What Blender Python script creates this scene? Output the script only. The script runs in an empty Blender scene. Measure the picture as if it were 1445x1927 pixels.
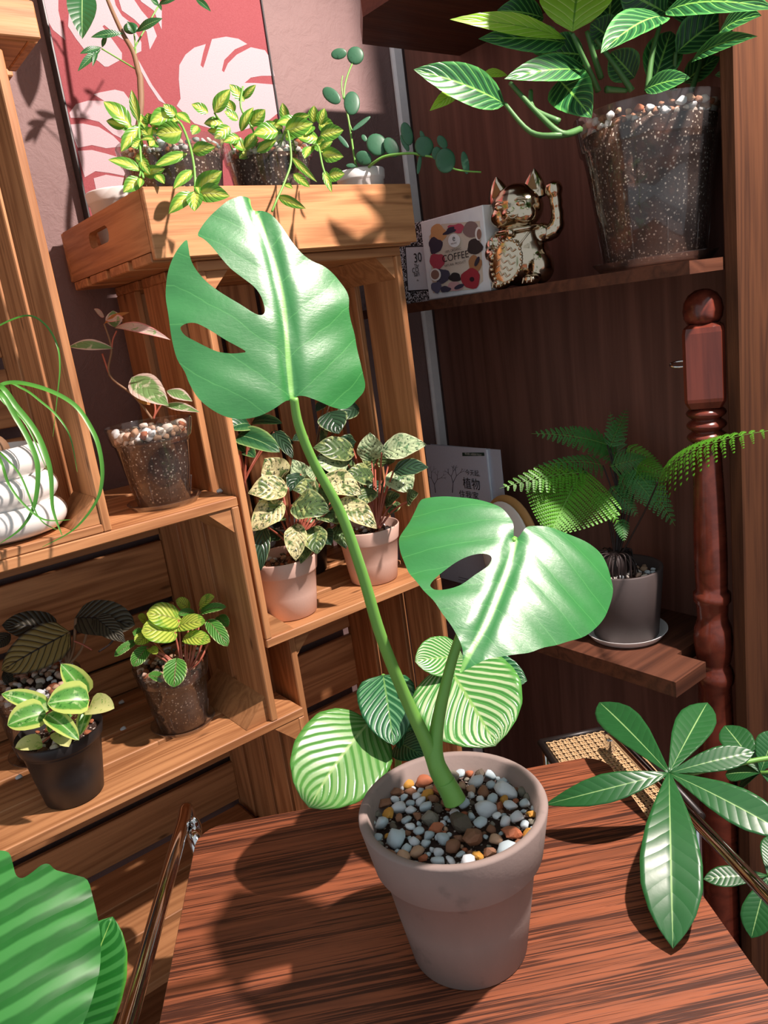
import bpy, bmesh, math, random
from mathutils import Vector, Matrix, noise, geometry
R_ = random.Random(7)
V = Vector
# ------------------------------------------------------------------ camera
FPX = 1450.0                       # focal length in pixels of the 1445 x 1927 frame
PITCH, ROLL, HEAD = math.radians(14.1), math.radians(7.9), math.radians(36.5)
CAM = V((0, 0, 1.30))
def _rot(x, y, z):
    return V((x*math.cos(HEAD)+y*math.sin(HEAD), -x*math.sin(HEAD)+y*math.cos(HEAD), z))
FWD = _rot(0, math.cos(PITCH), -math.sin(PITCH))
_r0, _u0 = _rot(1, 0, 0), _rot(0, math.sin(PITCH), math.cos(PITCH))
RGT = _r0*math.cos(ROLL) - _u0*math.sin(ROLL)
UPV = _r0*math.sin(ROLL) + _u0*math.cos(ROLL)
scene = bpy.context.scene
cd = bpy.data.cameras.new('camera')
cd.sensor_fit = 'HORIZONTAL'; cd.sensor_width = 36; cd.lens = FPX/1445*36; cd.clip_start = .01
cam = bpy.data.objects.new('camera', cd); scene.collection.objects.link(cam)
cam.matrix_world = Matrix((( RGT.x, UPV.x, -FWD.x, CAM.x), (RGT.y, UPV.y, -FWD.y, CAM.y), (RGT.z, UPV.z, -FWD.z, CAM.z), (0, 0, 0, 1)))
scene.camera = cam
# ------------------------------------------------------------------ light
scene.view_settings.view_transform = 'Standard'; scene.view_settings.look = 'None'
scene.view_settings.gamma = 1; scene.view_settings.use_curve_mapping = False
scene.view_settings.exposure = 0.0
scene.cycles.use_denoising = True
scene.cycles.max_bounces = 8; scene.cycles.transparent_max_bounces = 16
world = bpy.data.worlds.new('room_ambience'); scene.world = world; world.use_nodes = True
world.node_tree.nodes['Background'].inputs[0].default_value = (.86, .93, 1.0, 1)
world.node_tree.nodes['Background'].inputs[1].default_value = .58
ld = bpy.data.lights.new('ceiling_spot', 'SPOT'); ld.energy = 178; ld.color = (1.0, .85, .79)
ld.spot_size = math.radians(110); ld.spot_blend = .5; ld.shadow_soft_size = .022
lamp = bpy.data.objects.new('ceiling_spot', ld); scene.collection.objects.link(lamp)
LAMP = V((.90, .05, 2.2)); lamp.location = LAMP
lamp.rotation_euler = (V((.42, .72, 1.02)) - LAMP).to_track_quat('-Z', 'Y').to_euler()

# ------------------------------------------------------------------ picture rays -> places at their own depth
def ray(x, y): return FWD + RGT*((x-722.5)/FPX) - UPV*((y-963.5)/FPX)
def PD(x, y, d): return CAM + ray(x, y)*d
def PZ(x, y, z): r = ray(x, y); return CAM + r*((z-CAM.z)/r.z)
def PX(x, y, a): r = ray(x, y); return CAM + r*((a-CAM.x)/r.x)
def PY(x, y, a): r = ray(x, y); return CAM + r*((a-CAM.y)/r.y)
def dep(p): return (V(p)-CAM).dot(FWD)
ZOOM = dict(A1=(0,0,480/1445), A2=(440,0,480/1445), A3=(740,0,705/1445), A4=(0,380,480/1445), A5=(300,340,520/1445),
            A6=(740,280,360/1445), B1=(0,740,480/1445), B2=(400,740,460/1445), B3=(740,800,460/1445), B4=(960,540,485/1445),
            B5=(0,1080,480/1445), B6=(0,1480,480/1445), B7=(440,1140,620/1445), B8=(960,1000,485/1445), C1=(960,1260,485/1401),
            C2=(300,1480,500/1445), C3=(640,1380,420/1445), P=(0,0,1))
def zp(z, x, y): a = ZOOM[z]; return a[0]+x*a[2], a[1]+y*a[2]

# ------------------------------------------------------------------ object helpers
COL = scene.collection
def thing(name, label, cat, loc=(0,0,0), group=None):
    o = bpy.data.objects.new(name, None); COL.objects.link(o); o.location = loc; o.empty_display_size = .02
    tag(o, label, cat, group); return o
def tag(o, label, cat, group=None, kind=None):
    o['label'] = label; o['category'] = cat
    if group: o['group'] = group
    if kind: o['kind'] = kind
    return o
def adopt(o, parent):
    if parent is not None:
        o.parent = parent; o.matrix_parent_inverse = worldm(parent).inverted()
    return o
def worldm(o):
    m = Matrix.LocRotScale(o.location, o.rotation_euler, o.scale)
    return worldm(o.parent) @ o.matrix_parent_inverse @ m if o.parent else m
def mk(name, verts, faces, mat, parent=None, smooth=True, uvs=None, rot=None):
    """verts in world space; the object's origin goes to their middle (optional orthonormal frame rot keeps local X along the grain)"""
    vs = [V(v) for v in verts]
    lo = V([min(v[i] for v in vs) for i in range(3)]); hi = V([max(v[i] for v in vs) for i in range(3)])
    c = (lo+hi)/2
    me = bpy.data.meshes.new(name)
    if rot is not None:
        q = rot.to_3x3(); qi = q.transposed(); loc = [qi @ (v-c) for v in vs]
    else: loc = [v-c for v in vs]
    me.from_pydata([tuple(v) for v in loc], [], faces)
    if uvs:
        uv = me.uv_layers.new(name='UVMap')
        for l in me.loops: uv.data[l.index].uv = uvs[l.vertex_index]
    if smooth:
        for p in me.polygons: p.use_smooth = True
    me.materials.append(mat); me.update()
    o = bpy.data.objects.new(name, me); COL.objects.link(o); o.location = c
    if rot is not None: o.rotation_euler = rot.to_euler()
    return adopt(o, parent)
def struct(o): o['kind'] = 'structure'; return o
_boxes = {}
def board(name, lo, hi, mat, parent, axis='x', bev=.0012, tint=None):
    """a plank between two corners, grain along its axis"""
    lo, hi = V(lo), V(hi); c = (lo+hi)/2; s = hi-lo
    M = {'x': Matrix.Identity(3), 'y': Matrix(((0,-1,0),(1,0,0),(0,0,1))), 'z': Matrix(((0,0,-1),(0,1,0),(1,0,0)))}[axis]
    ls = M.transposed() @ s; ls = V([abs(k) for k in ls])
    return plank(name, c, ls, M, mat, parent, bev)
def plank(name, c, ls, M, mat, parent, bev=.0012):
    key = (round(ls.x,4), round(ls.y,4), round(ls.z,4), bev, mat.name)
    me = _boxes.get(key)
    if me is None:
        bm = bmesh.new(); bmesh.ops.create_cube(bm, size=1)
        for v in bm.verts: v.co = V((v.co.x*ls.x, v.co.y*ls.y, v.co.z*ls.z))
        if bev: bmesh.ops.bevel(bm, geom=bm.edges[:], offset=bev, segments=1, affect='EDGES')
        me = bpy.data.meshes.new(name); bm.to_mesh(me); bm.free(); me.materials.append(mat); _boxes[key] = me
    o = bpy.data.objects.new(name, me); COL.objects.link(o); o.location = c; o.rotation_euler = M.to_euler()
    return adopt(o, parent)
def lathe(name, prof, c, mat, parent, n=48, axis=None, close=False, wob=0):
    c = V(c); vs, fs = [], []
    ax = V(axis).normalized() if axis else V((0,0,1))
    q = V((0,0,1)).rotation_difference(ax)
    for r, z in prof:
        for k in range(n):
            a = 2*math.pi*k/n; rr = r*(1+wob*math.sin(3*a+z*40))
            vs.append(c + q @ V((rr*math.cos(a), rr*math.sin(a), z)))
    m = len(prof)
    for i in range(m-1):
        for k in range(n):
            fs.append((i*n+k, i*n+(k+1)%n, (i+1)*n+(k+1)%n, (i+1)*n+k))
    if close:
        fs.append(tuple(range(n))[::-1]); fs.append(tuple((m-1)*n+k for k in range(n)))
    return mk(name, vs, fs, mat, parent)
def smoothpath(pts, per=6):
    pts = [V(p) for p in pts]; out = []
    for i in range(len(pts)-1):
        p0, p1, p2, p3 = pts[max(i-1,0)], pts[i], pts[i+1], pts[min(i+2,len(pts)-1)]
        for k in range(per):
            t = k/per
            out.append(.5*((2*p1)+(p2-p0)*t+(2*p0-5*p1+4*p2-p3)*t*t+(3*p1-p0-3*p2+p3)*t**3))
    out.append(pts[-1]); return out
def tube(name, pts, rad, mat, parent, n=8, per=6, uv=True):
    """round tube through points; rad is a number or one number per point"""
    pp = smoothpath(pts, per) if per else [V(p) for p in pts]; m = len(pp)
    rs = [rad]*m if not hasattr(rad, '__len__') else [rad[0]+0 for _ in pp]
    if hasattr(rad, '__len__'):
        for i in range(m):
            t = i/(m-1)*(len(rad)-1); k = min(int(t), len(rad)-2); rs[i] = rad[k]+(rad[k+1]-rad[k])*(t-k)
    vs, fs, uvs = [], [], []
    T = (pp[1]-pp[0]).normalized(); N = T.orthogonal().normalized()
    for i, p in enumerate(pp):
        t2 = ((pp[min(i+1,m-1)]-pp[max(i-1,0)])).normalized()
        N = (N - t2*N.dot(t2)).normalized(); B = t2.cross(N)
        for k in range(n):
            a = 2*math.pi*k/n; vs.append(p+(N*math.cos(a)+B*math.sin(a))*rs[i]); uvs.append((k/n, i/(m-1)))
    for i in range(m-1):
        for k in range(n): fs.append((i*n+k, i*n+(k+1)%n, (i+1)*n+(k+1)%n, (i+1)*n+k))
    fs.append(tuple(range(n))[::-1]); fs.append(tuple((m-1)*n+k for k in range(n)))
    return mk(name, vs, fs, mat, parent, uvs=uvs)
def prism(name, poly, depth, mat, parent, smooth=False):
    """poly: world points of a flat outline; depth: vector to the other side"""
    d = V(depth); n = len(poly); vs = [V(p) for p in poly]+[V(p)+d for p in poly]
    fs = [tuple(range(n)), tuple(range(2*n-1, n-1, -1))]+[((i+1)%n, i, n+i, n+(i+1)%n) for i in range(n)]
    o = mk(name, vs, fs, mat, parent, smooth)
    bm = bmesh.new(); bm.from_mesh(o.data); bmesh.ops.recalc_face_normals(bm, faces=bm.faces[:]); bm.to_mesh(o.data); bm.free()
    return o
def blob(name, c, rad, mat, parent, q=None, seg=20, ring=14):
    vs, fs = [], []; c = V(c)
    for i in range(ring+1):
        th = math.pi*i/ring
        for k in range(seg):
            a = 2*math.pi*k/seg; p = V((rad[0]*math.sin(th)*math.cos(a), rad[1]*math.sin(th)*math.sin(a), rad[2]*math.cos(th)))
            vs.append(c+(q @ p if q else p))
    for i in range(ring):
        for k in range(seg): fs.append((i*seg+k, (i+1)*seg+k, (i+1)*seg+(k+1)%seg, i*seg+(k+1)%seg))
    return mk(name, vs, fs, mat, parent)
# ------------------------------------------------------------------ node helper
class E:
    def __init__(s, nt, sock): s.nt, s.s = nt, sock
    def _m(s, op, *o, clamp=False):
        n = s.nt.nodes.new('ShaderNodeMath'); n.operation = op; n.use_clamp = clamp
        for i, a in enumerate((s,)+o):
            if isinstance(a, E): s.nt.links.new(a.s, n.inputs[i])
            else: n.inputs[i].default_value = a
        return E(s.nt, n.outputs[0])
    def __add__(s, o): return s._m('ADD', o)
    def __sub__(s, o): return s._m('SUBTRACT', o)
    def __mul__(s, o): return s._m('MULTIPLY', o)
    def __truediv__(s, o): return s._m('DIVIDE', o)
    def abs(s): return s._m('ABSOLUTE')
    def frac(s): return s._m('FRACT')
    def inv(s): return s*-1.0+1.0
    def pow(s, p): return s._m('POWER', p)
    def sin(s): return s._m('SINE')
    def step(s, a, b):
        n = s.nt.nodes.new('ShaderNodeMapRange'); n.interpolation_type = 'SMOOTHSTEP'
        s.nt.links.new(s.s, n.inputs[0]); n.inputs[1].default_value = a; n.inputs[2].default_value = b
        return E(s.nt, n.outputs[0])
def rgb(c): return (c[0], c[1], c[2], 1)
def S(h):   # sRGB 0-255 -> linear
    return tuple((v/255/12.92 if v/255 <= .04045 else ((v/255+.055)/1.055)**2.4) for v in h)
class MB:
    def __init__(s, name):
        s.m = bpy.data.materials.new(name); s.m.use_nodes = True; s.nt = s.m.node_tree; s.b = s.nt.nodes['Principled BSDF']
        s.out = s.nt.nodes['Material Output']
    def node(s, t, **k):
        n = s.nt.nodes.new(t)
        for a, v in k.items(): setattr(n, a, v)
        return n
    def link(s, a, b): s.nt.links.new(a.s if isinstance(a, E) else a, b)
    def coord(s, kind='Object'): return s.node('ShaderNodeTexCoord').outputs[kind]
    def mapping(s, vec, scale=(1,1,1), loc=(0,0,0)):
        n = s.node('ShaderNodeMapping'); s.link(vec, n.inputs[0]); n.inputs['Scale'].default_value = scale; n.inputs['Location'].default_value = loc
        return n.outputs[0]
    def noise(s, vec, scale, detail=3, rough=.55, dist=0):
        n = s.node('ShaderNodeTexNoise'); s.link(vec, n.inputs['Vector']); n.inputs['Scale'].default_value = scale
        n.inputs['Detail'].default_value = detail; n.inputs['Roughness'].default_value = rough; n.inputs['Distortion'].default_value = dist
        return E(s.nt, n.outputs[0])
    def voro(s, vec, scale, feature='F1', out=0):
        n = s.node('ShaderNodeTexVoronoi'); n.feature = feature; s.link(vec, n.inputs['Vector']); n.inputs['Scale'].default_value = scale
        return n.outputs[out]
    def mix(s, f, a, b, mode='MIX'):
        n = s.node('ShaderNodeMix', data_type='RGBA', blend_type=mode)
        for sock, v in ((n.inputs[0], f), (n.inputs[6], a), (n.inputs[7], b)):
            if isinstance(v, E): s.link(v, sock)
            elif isinstance(v, (int, float)): sock.default_value = v
            elif isinstance(v, tuple): sock.default_value = rgb(v)
            else: s.link(v, sock)
        return n.outputs[2]
    def bump(s, h, strength=.3, dist=.002):
        n = s.node('ShaderNodeBump'); s.link(h, n.inputs['Height']); n.inputs['Strength'].default_value = strength; n.inputs['Distance'].default_value = dist
        s.link(n.outputs[0], s.b.inputs['Normal']); return n.outputs[0]
    def set(s, col=None, rough=.5, metal=0, spec=None, trans=None):
        if col is not None:
            if isinstance(col, tuple): s.b.inputs['Base Color'].default_value = rgb(col)
            else: s.link(col, s.b.inputs['Base Color'])
        if isinstance(rough, E): s.link(rough, s.b.inputs['Roughness'])
        else: s.b.inputs['Roughness'].default_value = rough
        s.b.inputs['Metallic'].default_value = metal
        if spec is not None: s.b.inputs['Specular IOR Level'].default_value = spec
        return s
    def rand(s): return E(s.nt, s.node('ShaderNodeObjectInfo').outputs['Random'])
def plain(name, col, rough=.5, metal=0, var=.12, scale=60, bump=.1):
    b = MB(name); v = b.coord(); n = b.noise(v, scale, 4)
    c = b.mix(n, tuple(k*(1-var) for k in col), tuple(min(k*(1+var),1) for k in col)); b.set(c, rough, metal)
    if bump: b.bump(n, bump, .001)
    return b.m
def wood(name, light, dark, streak=.5, gx=3, gy=60, rough=.55, spec=.4, bump=.25, knots=True, pores=None):
    b = MB(name); v = b.coord(); r = b.rand()
    off = b.node('ShaderNodeCombineXYZ'); b.link(r*37.0, off.inputs[0]); b.link(r*11.0, off.inputs[1]); b.link(r*5.0, off.inputs[2])
    ad = b.node('ShaderNodeVectorMath', operation='ADD'); b.link(v, ad.inputs[0]); b.link(off.outputs[0], ad.inputs[1]); p = ad.outputs[0]
    warp = b.noise(b.mapping(p, (gx*.45, gy*.4, gy*.4)), 1.0, 2, .5, .4)
    g1 = b.noise(b.mapping(p, (gx, gy, gy)), 1.0, 5, .6, .3)
    g2 = b.noise(b.mapping(p, (gx*5, gy*6, gy*6)), 1.0, 3, .6)
    ring = ((warp*7.0).frac()*2.0-1.0).abs()
    f = (g1*.5+g2*.35+ring*.3)
    c = b.mix(f.step(.35, .85), light, dark)
    c = b.mix((r-.5)*.5+.25, c, tuple(k*.62 for k in light))
    if knots:
        k = E(b.nt, b.voro(b.mapping(p, (7, 22, 22)), 1.0)); c = b.mix(k.step(.10, .02)*.75, c, tuple(q*.35 for q in dark))
    if pores is not None:
        pr = b.noise(b.mapping(p, (gx*.9, gy*4.6, gy*4.6)), 1.0, 4, .62, 1.1); pq = b.noise(b.mapping(p, (gx*.7, gy*.5, gy*.5)), 1.0, 2); m = (pr+(pq-.5)*.35).step(.485, .585); c = b.mix(m*streak, c, pores)
    b.set(c, (g2*.25+(rough-.12)), 0, spec); b.bump(g2*.5+g1*.5, bump, .0015); return b.m
def clear_plastic(name, tint=(.93,.92,.9), haze=.015):
    b = MB(name); nt = b.nt; tr = b.node('ShaderNodeBsdfTransparent'); lw0 = b.node('ShaderNodeLayerWeight'); lw0.inputs[0].default_value = .5; b.link(b.mix(E(nt, lw0.outputs[1]).pow(3.0), tint, (.38,.36,.37)), tr.inputs[0])
    gl = b.node('ShaderNodeBsdfGlossy'); gl.inputs['Roughness'].default_value = .06; gl.inputs[0].default_value = (1,1,1,1)
    fr = b.node('ShaderNodeLayerWeight'); fr.inputs[0].default_value = .5
    df = b.node('ShaderNodeBsdfDiffuse'); df.inputs[0].default_value = (.85,.85,.88,1)
    m0 = b.node('ShaderNodeMixShader'); m0.inputs[0].default_value = haze; b.link(tr.outputs[0], m0.inputs[1]); b.link(df.outputs[0], m0.inputs[2])
    m = b.node('ShaderNodeMixShader'); b.link(E(nt, fr.outputs[1]).pow(3.0)*.6+.04, m.inputs[0]); b.link(m0.outputs[0], m.inputs[1]); b.link(gl.outputs[0], m.inputs[2])
    b.link(m.outputs[0], b.out.inputs[0]); return b.m
def leaf_mat(name, base, stripe=None, sw=.5, nv=9, sweep=.4, vein=None, vw=.12, mid=None, mw=.05, edge=None, ew=.8, inner=None, iw=.5,
             blotch=None, bt=.55, bs=9, fleck=None, ft=.62, fs=45, rough=.35, trans=.25, bump=.4, quilt=0, gloss=.5, net=0, wrinkle=0):
    b = MB(name); uv = b.coord('UV'); sp = b.node('ShaderNodeSeparateXYZ'); b.link(uv, sp.inputs[0])
    u, v = E(b.nt, sp.outputs[0]), E(b.nt, sp.outputs[1]); r = b.rand()
    obj = b.coord(); a = (u*2.0-1.0).abs()
    n0 = b.noise(obj, 70, 3); wob = b.noise(obj, 30, 2)
    s = ((v-a*sweep)*float(nv)+(wob-.5)*.35).frac(); tri = (s*2.0-1.0).abs()          # 1 on a lateral vein, 0 between
    c = b.mix(n0, tuple(k*.82 for k in base), tuple(min(1, k*1.2) for k in base))
    c = b.mix((r-.5)*.5, c, tuple(min(1, k*1.6) for k in base))
    if inner: c = b.mix((a+(wob-.5)*.5).step(iw+.16, iw-.16), c, inner)
    if stripe: c = b.mix(tri.step(sw+.14, sw-.14)*(a.step(1.0, .86)), c, stripe)
    if blotch:
        o2 = b.node('ShaderNodeVectorMath', operation='ADD'); b.link(obj, o2.inputs[0]); cx = b.node('ShaderNodeCombineXYZ'); b.link(r*9.0, cx.inputs[0]); b.link(cx.outputs[0], o2.inputs[1])
        c = b.mix(b.noise(o2.outputs[0], bs*10, 3, .6, .6).step(bt-.06, bt+.06), c, blotch)
    if fleck: c = b.mix(b.noise(obj, fs*10, 2, .7).step(ft-.05, ft+.05), c, fleck)
    if edge: c = b.mix((a+(wob-.5)*.35).step(ew-.08, ew+.1), c, edge)
    if vein: c = b.mix(tri.step(1-vw*1.6, 1-vw*.3), c, vein)
    if net:
        nn = E(b.nt, b.voro(b.mapping(obj), 260, 'DISTANCE_TO_EDGE')); c = b.mix(nn.step(.06, .0)*net, c, tuple(k*.5 for k in base))
    if mid: c = b.mix(a.step(mw*1.6, mw*.5), c, mid)
    b.set(c, rough, 0, gloss)
    h = tri.pow(4.0)*-1.0+n0*.25
    if quilt: h = tri.pow(2.0)*-quilt+n0*.25
    if wrinkle:
        ws = b.mapping(uv, (26, 70, 1)); h = h*.5+b.noise(ws, 1.0, 4, .6, .8)*(wrinkle*4)+b.noise(obj, 160, 3)*wrinkle*2.0
    nm = b.bump(h, bump, .0012)
    tl = b.node('ShaderNodeBsdfTranslucent'); b.link(b.mix(.35, c, (.6, .9, .1), 'MULTIPLY'), tl.inputs[0])
    mx = b.node('ShaderNodeMixShader'); mx.inputs[0].default_value = trans; b.link(b.b.outputs[0], mx.inputs[1]); b.link(tl.outputs[0], mx.inputs[2])
    b.link(mx.outputs[0], b.out.inputs[0]); return b.m
M = {}
M['crate'] = wood('pine_crate', S((206,147,98)), S((148,95,57)), gx=3, gy=60)
M['shelfwood'] = wood('dark_brown_wood', S((104,64,46)), S((66,38,27)), gx=2, gy=45, rough=.5, knots=False)
M['panel'] = wood('brown_wood_panel', S((140,96,82)), S((98,64,54)), gx=1.5, gy=30, rough=.6, knots=False)
M['board'] = wood('walnut_upright', S((92,58,38)), S((56,34,24)), gx=3, gy=50, rough=.75, spec=.15, knots=False)
M['table'] = wood('rosewood_veneer', S((170,98,65)), S((104,60,41)), gx=5, gy=70, rough=.42, spec=.5, bump=.18, knots=False, pores=S((46,24,18)), streak=.85)
M['baluster'] = wood('glossy_mahogany', S((124,58,42)), S((76,32,24)), gx=3, gy=40, rough=.22, spec=.6, bump=.05, knots=False)
M['chrome'] = MB('chrome_tube').set((.78,.78,.78), .08, 1).m
M['gold'] = MB('gold_plating').set(S((206,190,166)), .14, 1).m
b = MB('brown_plaster'); v = b.coord(); n = b.noise(v, 5, 5, .6); n2 = b.noise(v, 38, 5, .65, .6)
b.set(b.mix(n, S((116,92,90)), S((138,112,108))), .75); b.bump(n2, .55, .006); M['plaster'] = b.m
M['floor'] = wood('floor_boards', S((150,92,70)), S((92,52,40)), gx=2, gy=30, knots=False)
M['white_trim'] = plain('white_painted_trim', S((240,244,250)), .5)
M['white'] = plain('white_glaze', S((240,236,230)), .18, var=.03, bump=0)
M['white_plastic'] = plain('white_plastic', S((232,232,230)), .4, var=.03, bump=0)
M['pink_pot'] = plain('dusty_pink_plastic', S((214,178,162)), .55, var=.05, scale=400, bump=.08)
M['black_pot'] = plain('black_plastic', S((40,38,38)), .42, var=.15, scale=90)
M['dark_pot'] = plain('dark_clay', S((74,64,62)), .6, var=.12)
b = MB('weathered_clay'); v = b.coord(); n = b.noise(b.mapping(v, (18,18,7)), 1.6, 5, .6); n2 = b.noise(v, 260, 3)
c = b.mix(n, S((158,138,130)), S((136,124,118))); c = b.mix(b.noise(v, 34, 4).step(.6, .72)*.6, c, S((122,112,106)))
b.set(c, .82, 0, .3); b.bump(n2*.4+n*.6, .25, .0015); M['clay'] = b.m
M['clear'] = clear_plastic('clear_plastic')
b = MB('potting_soil'); v = b.coord(); n = b.noise(v, 220, 4, .65); sp_ = E(b.nt, b.voro(v, 250)); n3 = b.noise(v, 30, 2)
c = b.mix(n, S((36,28,26)), S((90,70,60))); c = b.mix(n3.step(.55, .72)*.5, c, S((128,78,56))); c = b.mix(sp_.step(.36, .2)*n.step(.42, .56), c, S((230,222,210)))
b.set(c, .9, 0, .2); b.bump(n, .8, .003); M['soil'] = b.m
b = MB('pebble_stone'); v = b.coord(); oc = b.node('ShaderNodeObjectInfo').outputs['Color']; n = b.noise(v, 240, 4, .65)
b.set(b.mix(n.step(.3, .75)*.4, oc, b.mix(.5, oc, (.25,.2,.17), 'MULTIPLY')), .62, 0, .4); b.bump(n, .35, .0015); M['pebble'] = b.m
M['stem'] = plain('green_stem', S((112,168,74)), .45, scale=40)
M['stem_dark'] = plain('dark_green_stem', S((66,108,56)), .5)
M['stem_red'] = plain('reddish_stem', S((170,92,72)), .5)
M['stem_brown'] = plain('brown_stem', S((128,98,72)), .7)
M['stem_black'] = plain('dark_wiry_stem', S((44,32,30)), .6)
M['grass'] = plain('strappy_green', S((76,140,46)), .4, var=.3, scale=25)
M['cane'] = plain('natural_cane', S((204,172,128)), .6)
M['black'] = plain('black_ink', S((24,22,24)), .6, bump=0)
M['monstera'] = leaf_mat('monstera_leaf', S((44,122,58)), nv=5.5, sweep=.38, vein=S((70,150,76)), vw=.03, mid=S((132,198,100)), mw=.022, rough=.37, trans=.16, bump=.10, gloss=1.0, wrinkle=.35)
M['hoya'] = leaf_mat('variegated_hoya', S((92,150,48)), nv=5, inner=S((196,212,92)), iw=.42, mid=S((216,226,140)), mw=.05, rough=.3, trans=.3)
M['pachira'] = leaf_mat('money_tree_leaf', S((38,92,46)), nv=12, sweep=.12, vein=S((48,104,56)), vw=.04, mid=S((150,190,120)), mw=.03, rough=.34, trans=.12, quilt=.6, bump=.3, gloss=.55)
M['xero'] = leaf_mat('silver_dollar_leaf', S((46,92,64)), nv=3, rough=.45, trans=.05, bump=.1, fleck=S((32,70,48)), ft=.66, fs=20)
M['varieg'] = leaf_mat('pink_edged_leaf', S((128,168,104)), nv=6, edge=S((236,214,200)), ew=.72, blotch=S((206,214,176)), bt=.6, bs=8, rough=.4, trans=.35)
M['pinkleaf'] = leaf_mat('pink_cream_leaf', S((222,196,186)), nv=6, edge=S((224,150,146)), ew=.8, blotch=S((150,176,120)), bt=.6, bs=8, rough=.4, trans=.35)
M['orange_leaf'] = leaf_mat('bronze_leaf', S((190,128,66)), nv=6, rough=.4, trans=.4)
M['darkleaf'] = leaf_mat('quilted_bronze_leaf', S((134,116,62)), nv=9, sweep=.3, vein=S((40,34,26)), vw=.14, mid=S((34,28,24)), mw=.04, edge=S((62,52,36)), ew=.9, rough=.5, trans=.1, quilt=1.2, bump=.9)
M['darkleaf2'] = leaf_mat('dark_quilted_leaf', S((64,60,44)), nv=9, sweep=.3, vein=S((24,22,20)), vw=.14, mid=S((20,18,18)), mw=.04, rough=.5, trans=.05, quilt=1.2, bump=.9)
M['lime'] = leaf_mat('lime_peperomia_leaf', S((196,214,84)), nv=6, sweep=.5, stripe=S((208,226,96)), sw=.4, vein=S((104,160,50)), vw=.16, mid=S((160,170,80)), mw=.05, edge=S((120,176,60)), ew=.92, blotch=S((138,190,64)), bt=.58, bs=7, rough=.4, trans=.28, quilt=1, bump=.7)
M['limegreen'] = leaf_mat('green_peperomia_leaf', S((88,152,62)), nv=7, sweep=.45, vein=S((40,92,36)), vw=.2, mid=S((130,120,80)), mw=.05, edge=S((196,214,140)), ew=.93, rough=.4, trans=.2, quilt=1, bump=.7)
M['stripepep'] = leaf_mat('striped_peperomia_leaf', S((92,160,66)), nv=0.01, fleck=S((60,126,48)), ft=.6, fs=24, inner=S((118,186,86)), iw=.2, edge=S((206,224,120)), ew=.68, blotch=S((178,214,140)), bt=.6, bs=7, mid=S((196,226,160)), mw=.06, rough=.33, trans=.25)
M['yellowpep'] = leaf_mat('yellow_peperomia_leaf', S((226,228,150)), nv=0.01, blotch=S((160,196,84)), bt=.6, bs=8, fleck=S((120,170,70)), ft=.68, fs=24, rough=.33, trans=.3)
M['cream'] = leaf_mat('cream_mottled_leaf', S((216,208,156)), nv=6, blotch=S((104,128,72)), bt=.56, bs=9, fleck=S((54,66,48)), ft=.6, fs=26, edge=S((214,212,150)), ew=.9, rough=.36, trans=.22, bump=.8, quilt=.8)
M['mint'] = leaf_mat('pale_mottled_leaf', S((186,206,160)), nv=6, blotch=S((110,148,104)), bt=.56, bs=9, fleck=S((52,74,52)), ft=.6, fs=28, edge=S((206,220,176)), ew=.9, rough=.34, trans=.2, bump=.8, quilt=.8)
M['mossy'] = leaf_mat('dark_mottled_leaf', S((84,110,66)), nv=6, blotch=S((164,176,110)), bt=.6, bs=8, fleck=S((40,54,40)), ft=.6, fs=24, edge=S((176,186,130)), ew=.92, rough=.36, trans=.15, bump=.9, quilt=.9)
M['deep'] = leaf_mat('deep_green_leaf', S((44,72,50)), nv=5, sweep=.5, vein=S((24,40,30)), vw=.15, edge=S((150,170,120)), ew=.95, rough=.3, trans=.06, quilt=.9, bump=.8)
M['syngo'] = leaf_mat('two_tone_green_leaf', S((70,120,70)), nv=5, inner=S((40,90,54)), iw=.55, edge=S((150,180,110)), ew=.9, mid=S((130,170,110)), mw=.03, rough=.35, trans=.12)
M['maranta'] = leaf_mat('prayer_plant_leaf', S((36,92,48)), nv=8, sweep=.28, vein=S((108,174,84)), vw=.11, mid=S((128,190,86)), mw=.045, stripe=S((24,66,36)), sw=.25, edge=S((70,140,70)), ew=.86, rough=.35, trans=.14)
M['marlime'] = leaf_mat('lime_prayer_leaf', S((146,200,58)), nv=8, sweep=.28, vein=S((200,232,120)), vw=.1, mid=S((96,150,40)), mw=.03, rough=.35, trans=.4)
M['orbi'] = leaf_mat('silver_striped_leaf', S((76,146,66)), nv=10, sweep=.55, stripe=S((192,212,166)), sw=.40, mid=S((150,196,110)), mw=.03, edge=S((90,160,70)), ew=.94, rough=.3, trans=.2, bump=.4)
M['orbisoft'] = leaf_mat('soft_striped_leaf', S((84,148,64)), nv=9, sweep=.5, stripe=S((140,186,112)), sw=.46, mid=S((170,206,130)), mw=.03, rough=.3, trans=.25, bump=.4)
M['orbidark'] = leaf_mat('dark_striped_leaf', S((36,98,58)), nv=8.5, sweep=.42, stripe=S((104,160,112)), sw=.3, mid=S((110,160,90)), mw=.03, rough=.3, trans=.15, bump=.4)
M['bigorbi'] = leaf_mat('broad_striped_leaf', S((30,104,34)), nv=9, sweep=.25, stripe=S((66,144,66)), sw=.42, edge=S((96,176,60)), ew=.97, mid=S((150,200,100)), mw=.02, rough=.4, trans=.2, bump=.12, gloss=.28)
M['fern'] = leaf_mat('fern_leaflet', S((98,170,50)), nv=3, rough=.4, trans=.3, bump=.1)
M['ferndark'] = leaf_mat('shaded_fern_leaflet', S((66,136,62)), nv=3, rough=.4, trans=.22, bump=.1)
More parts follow.
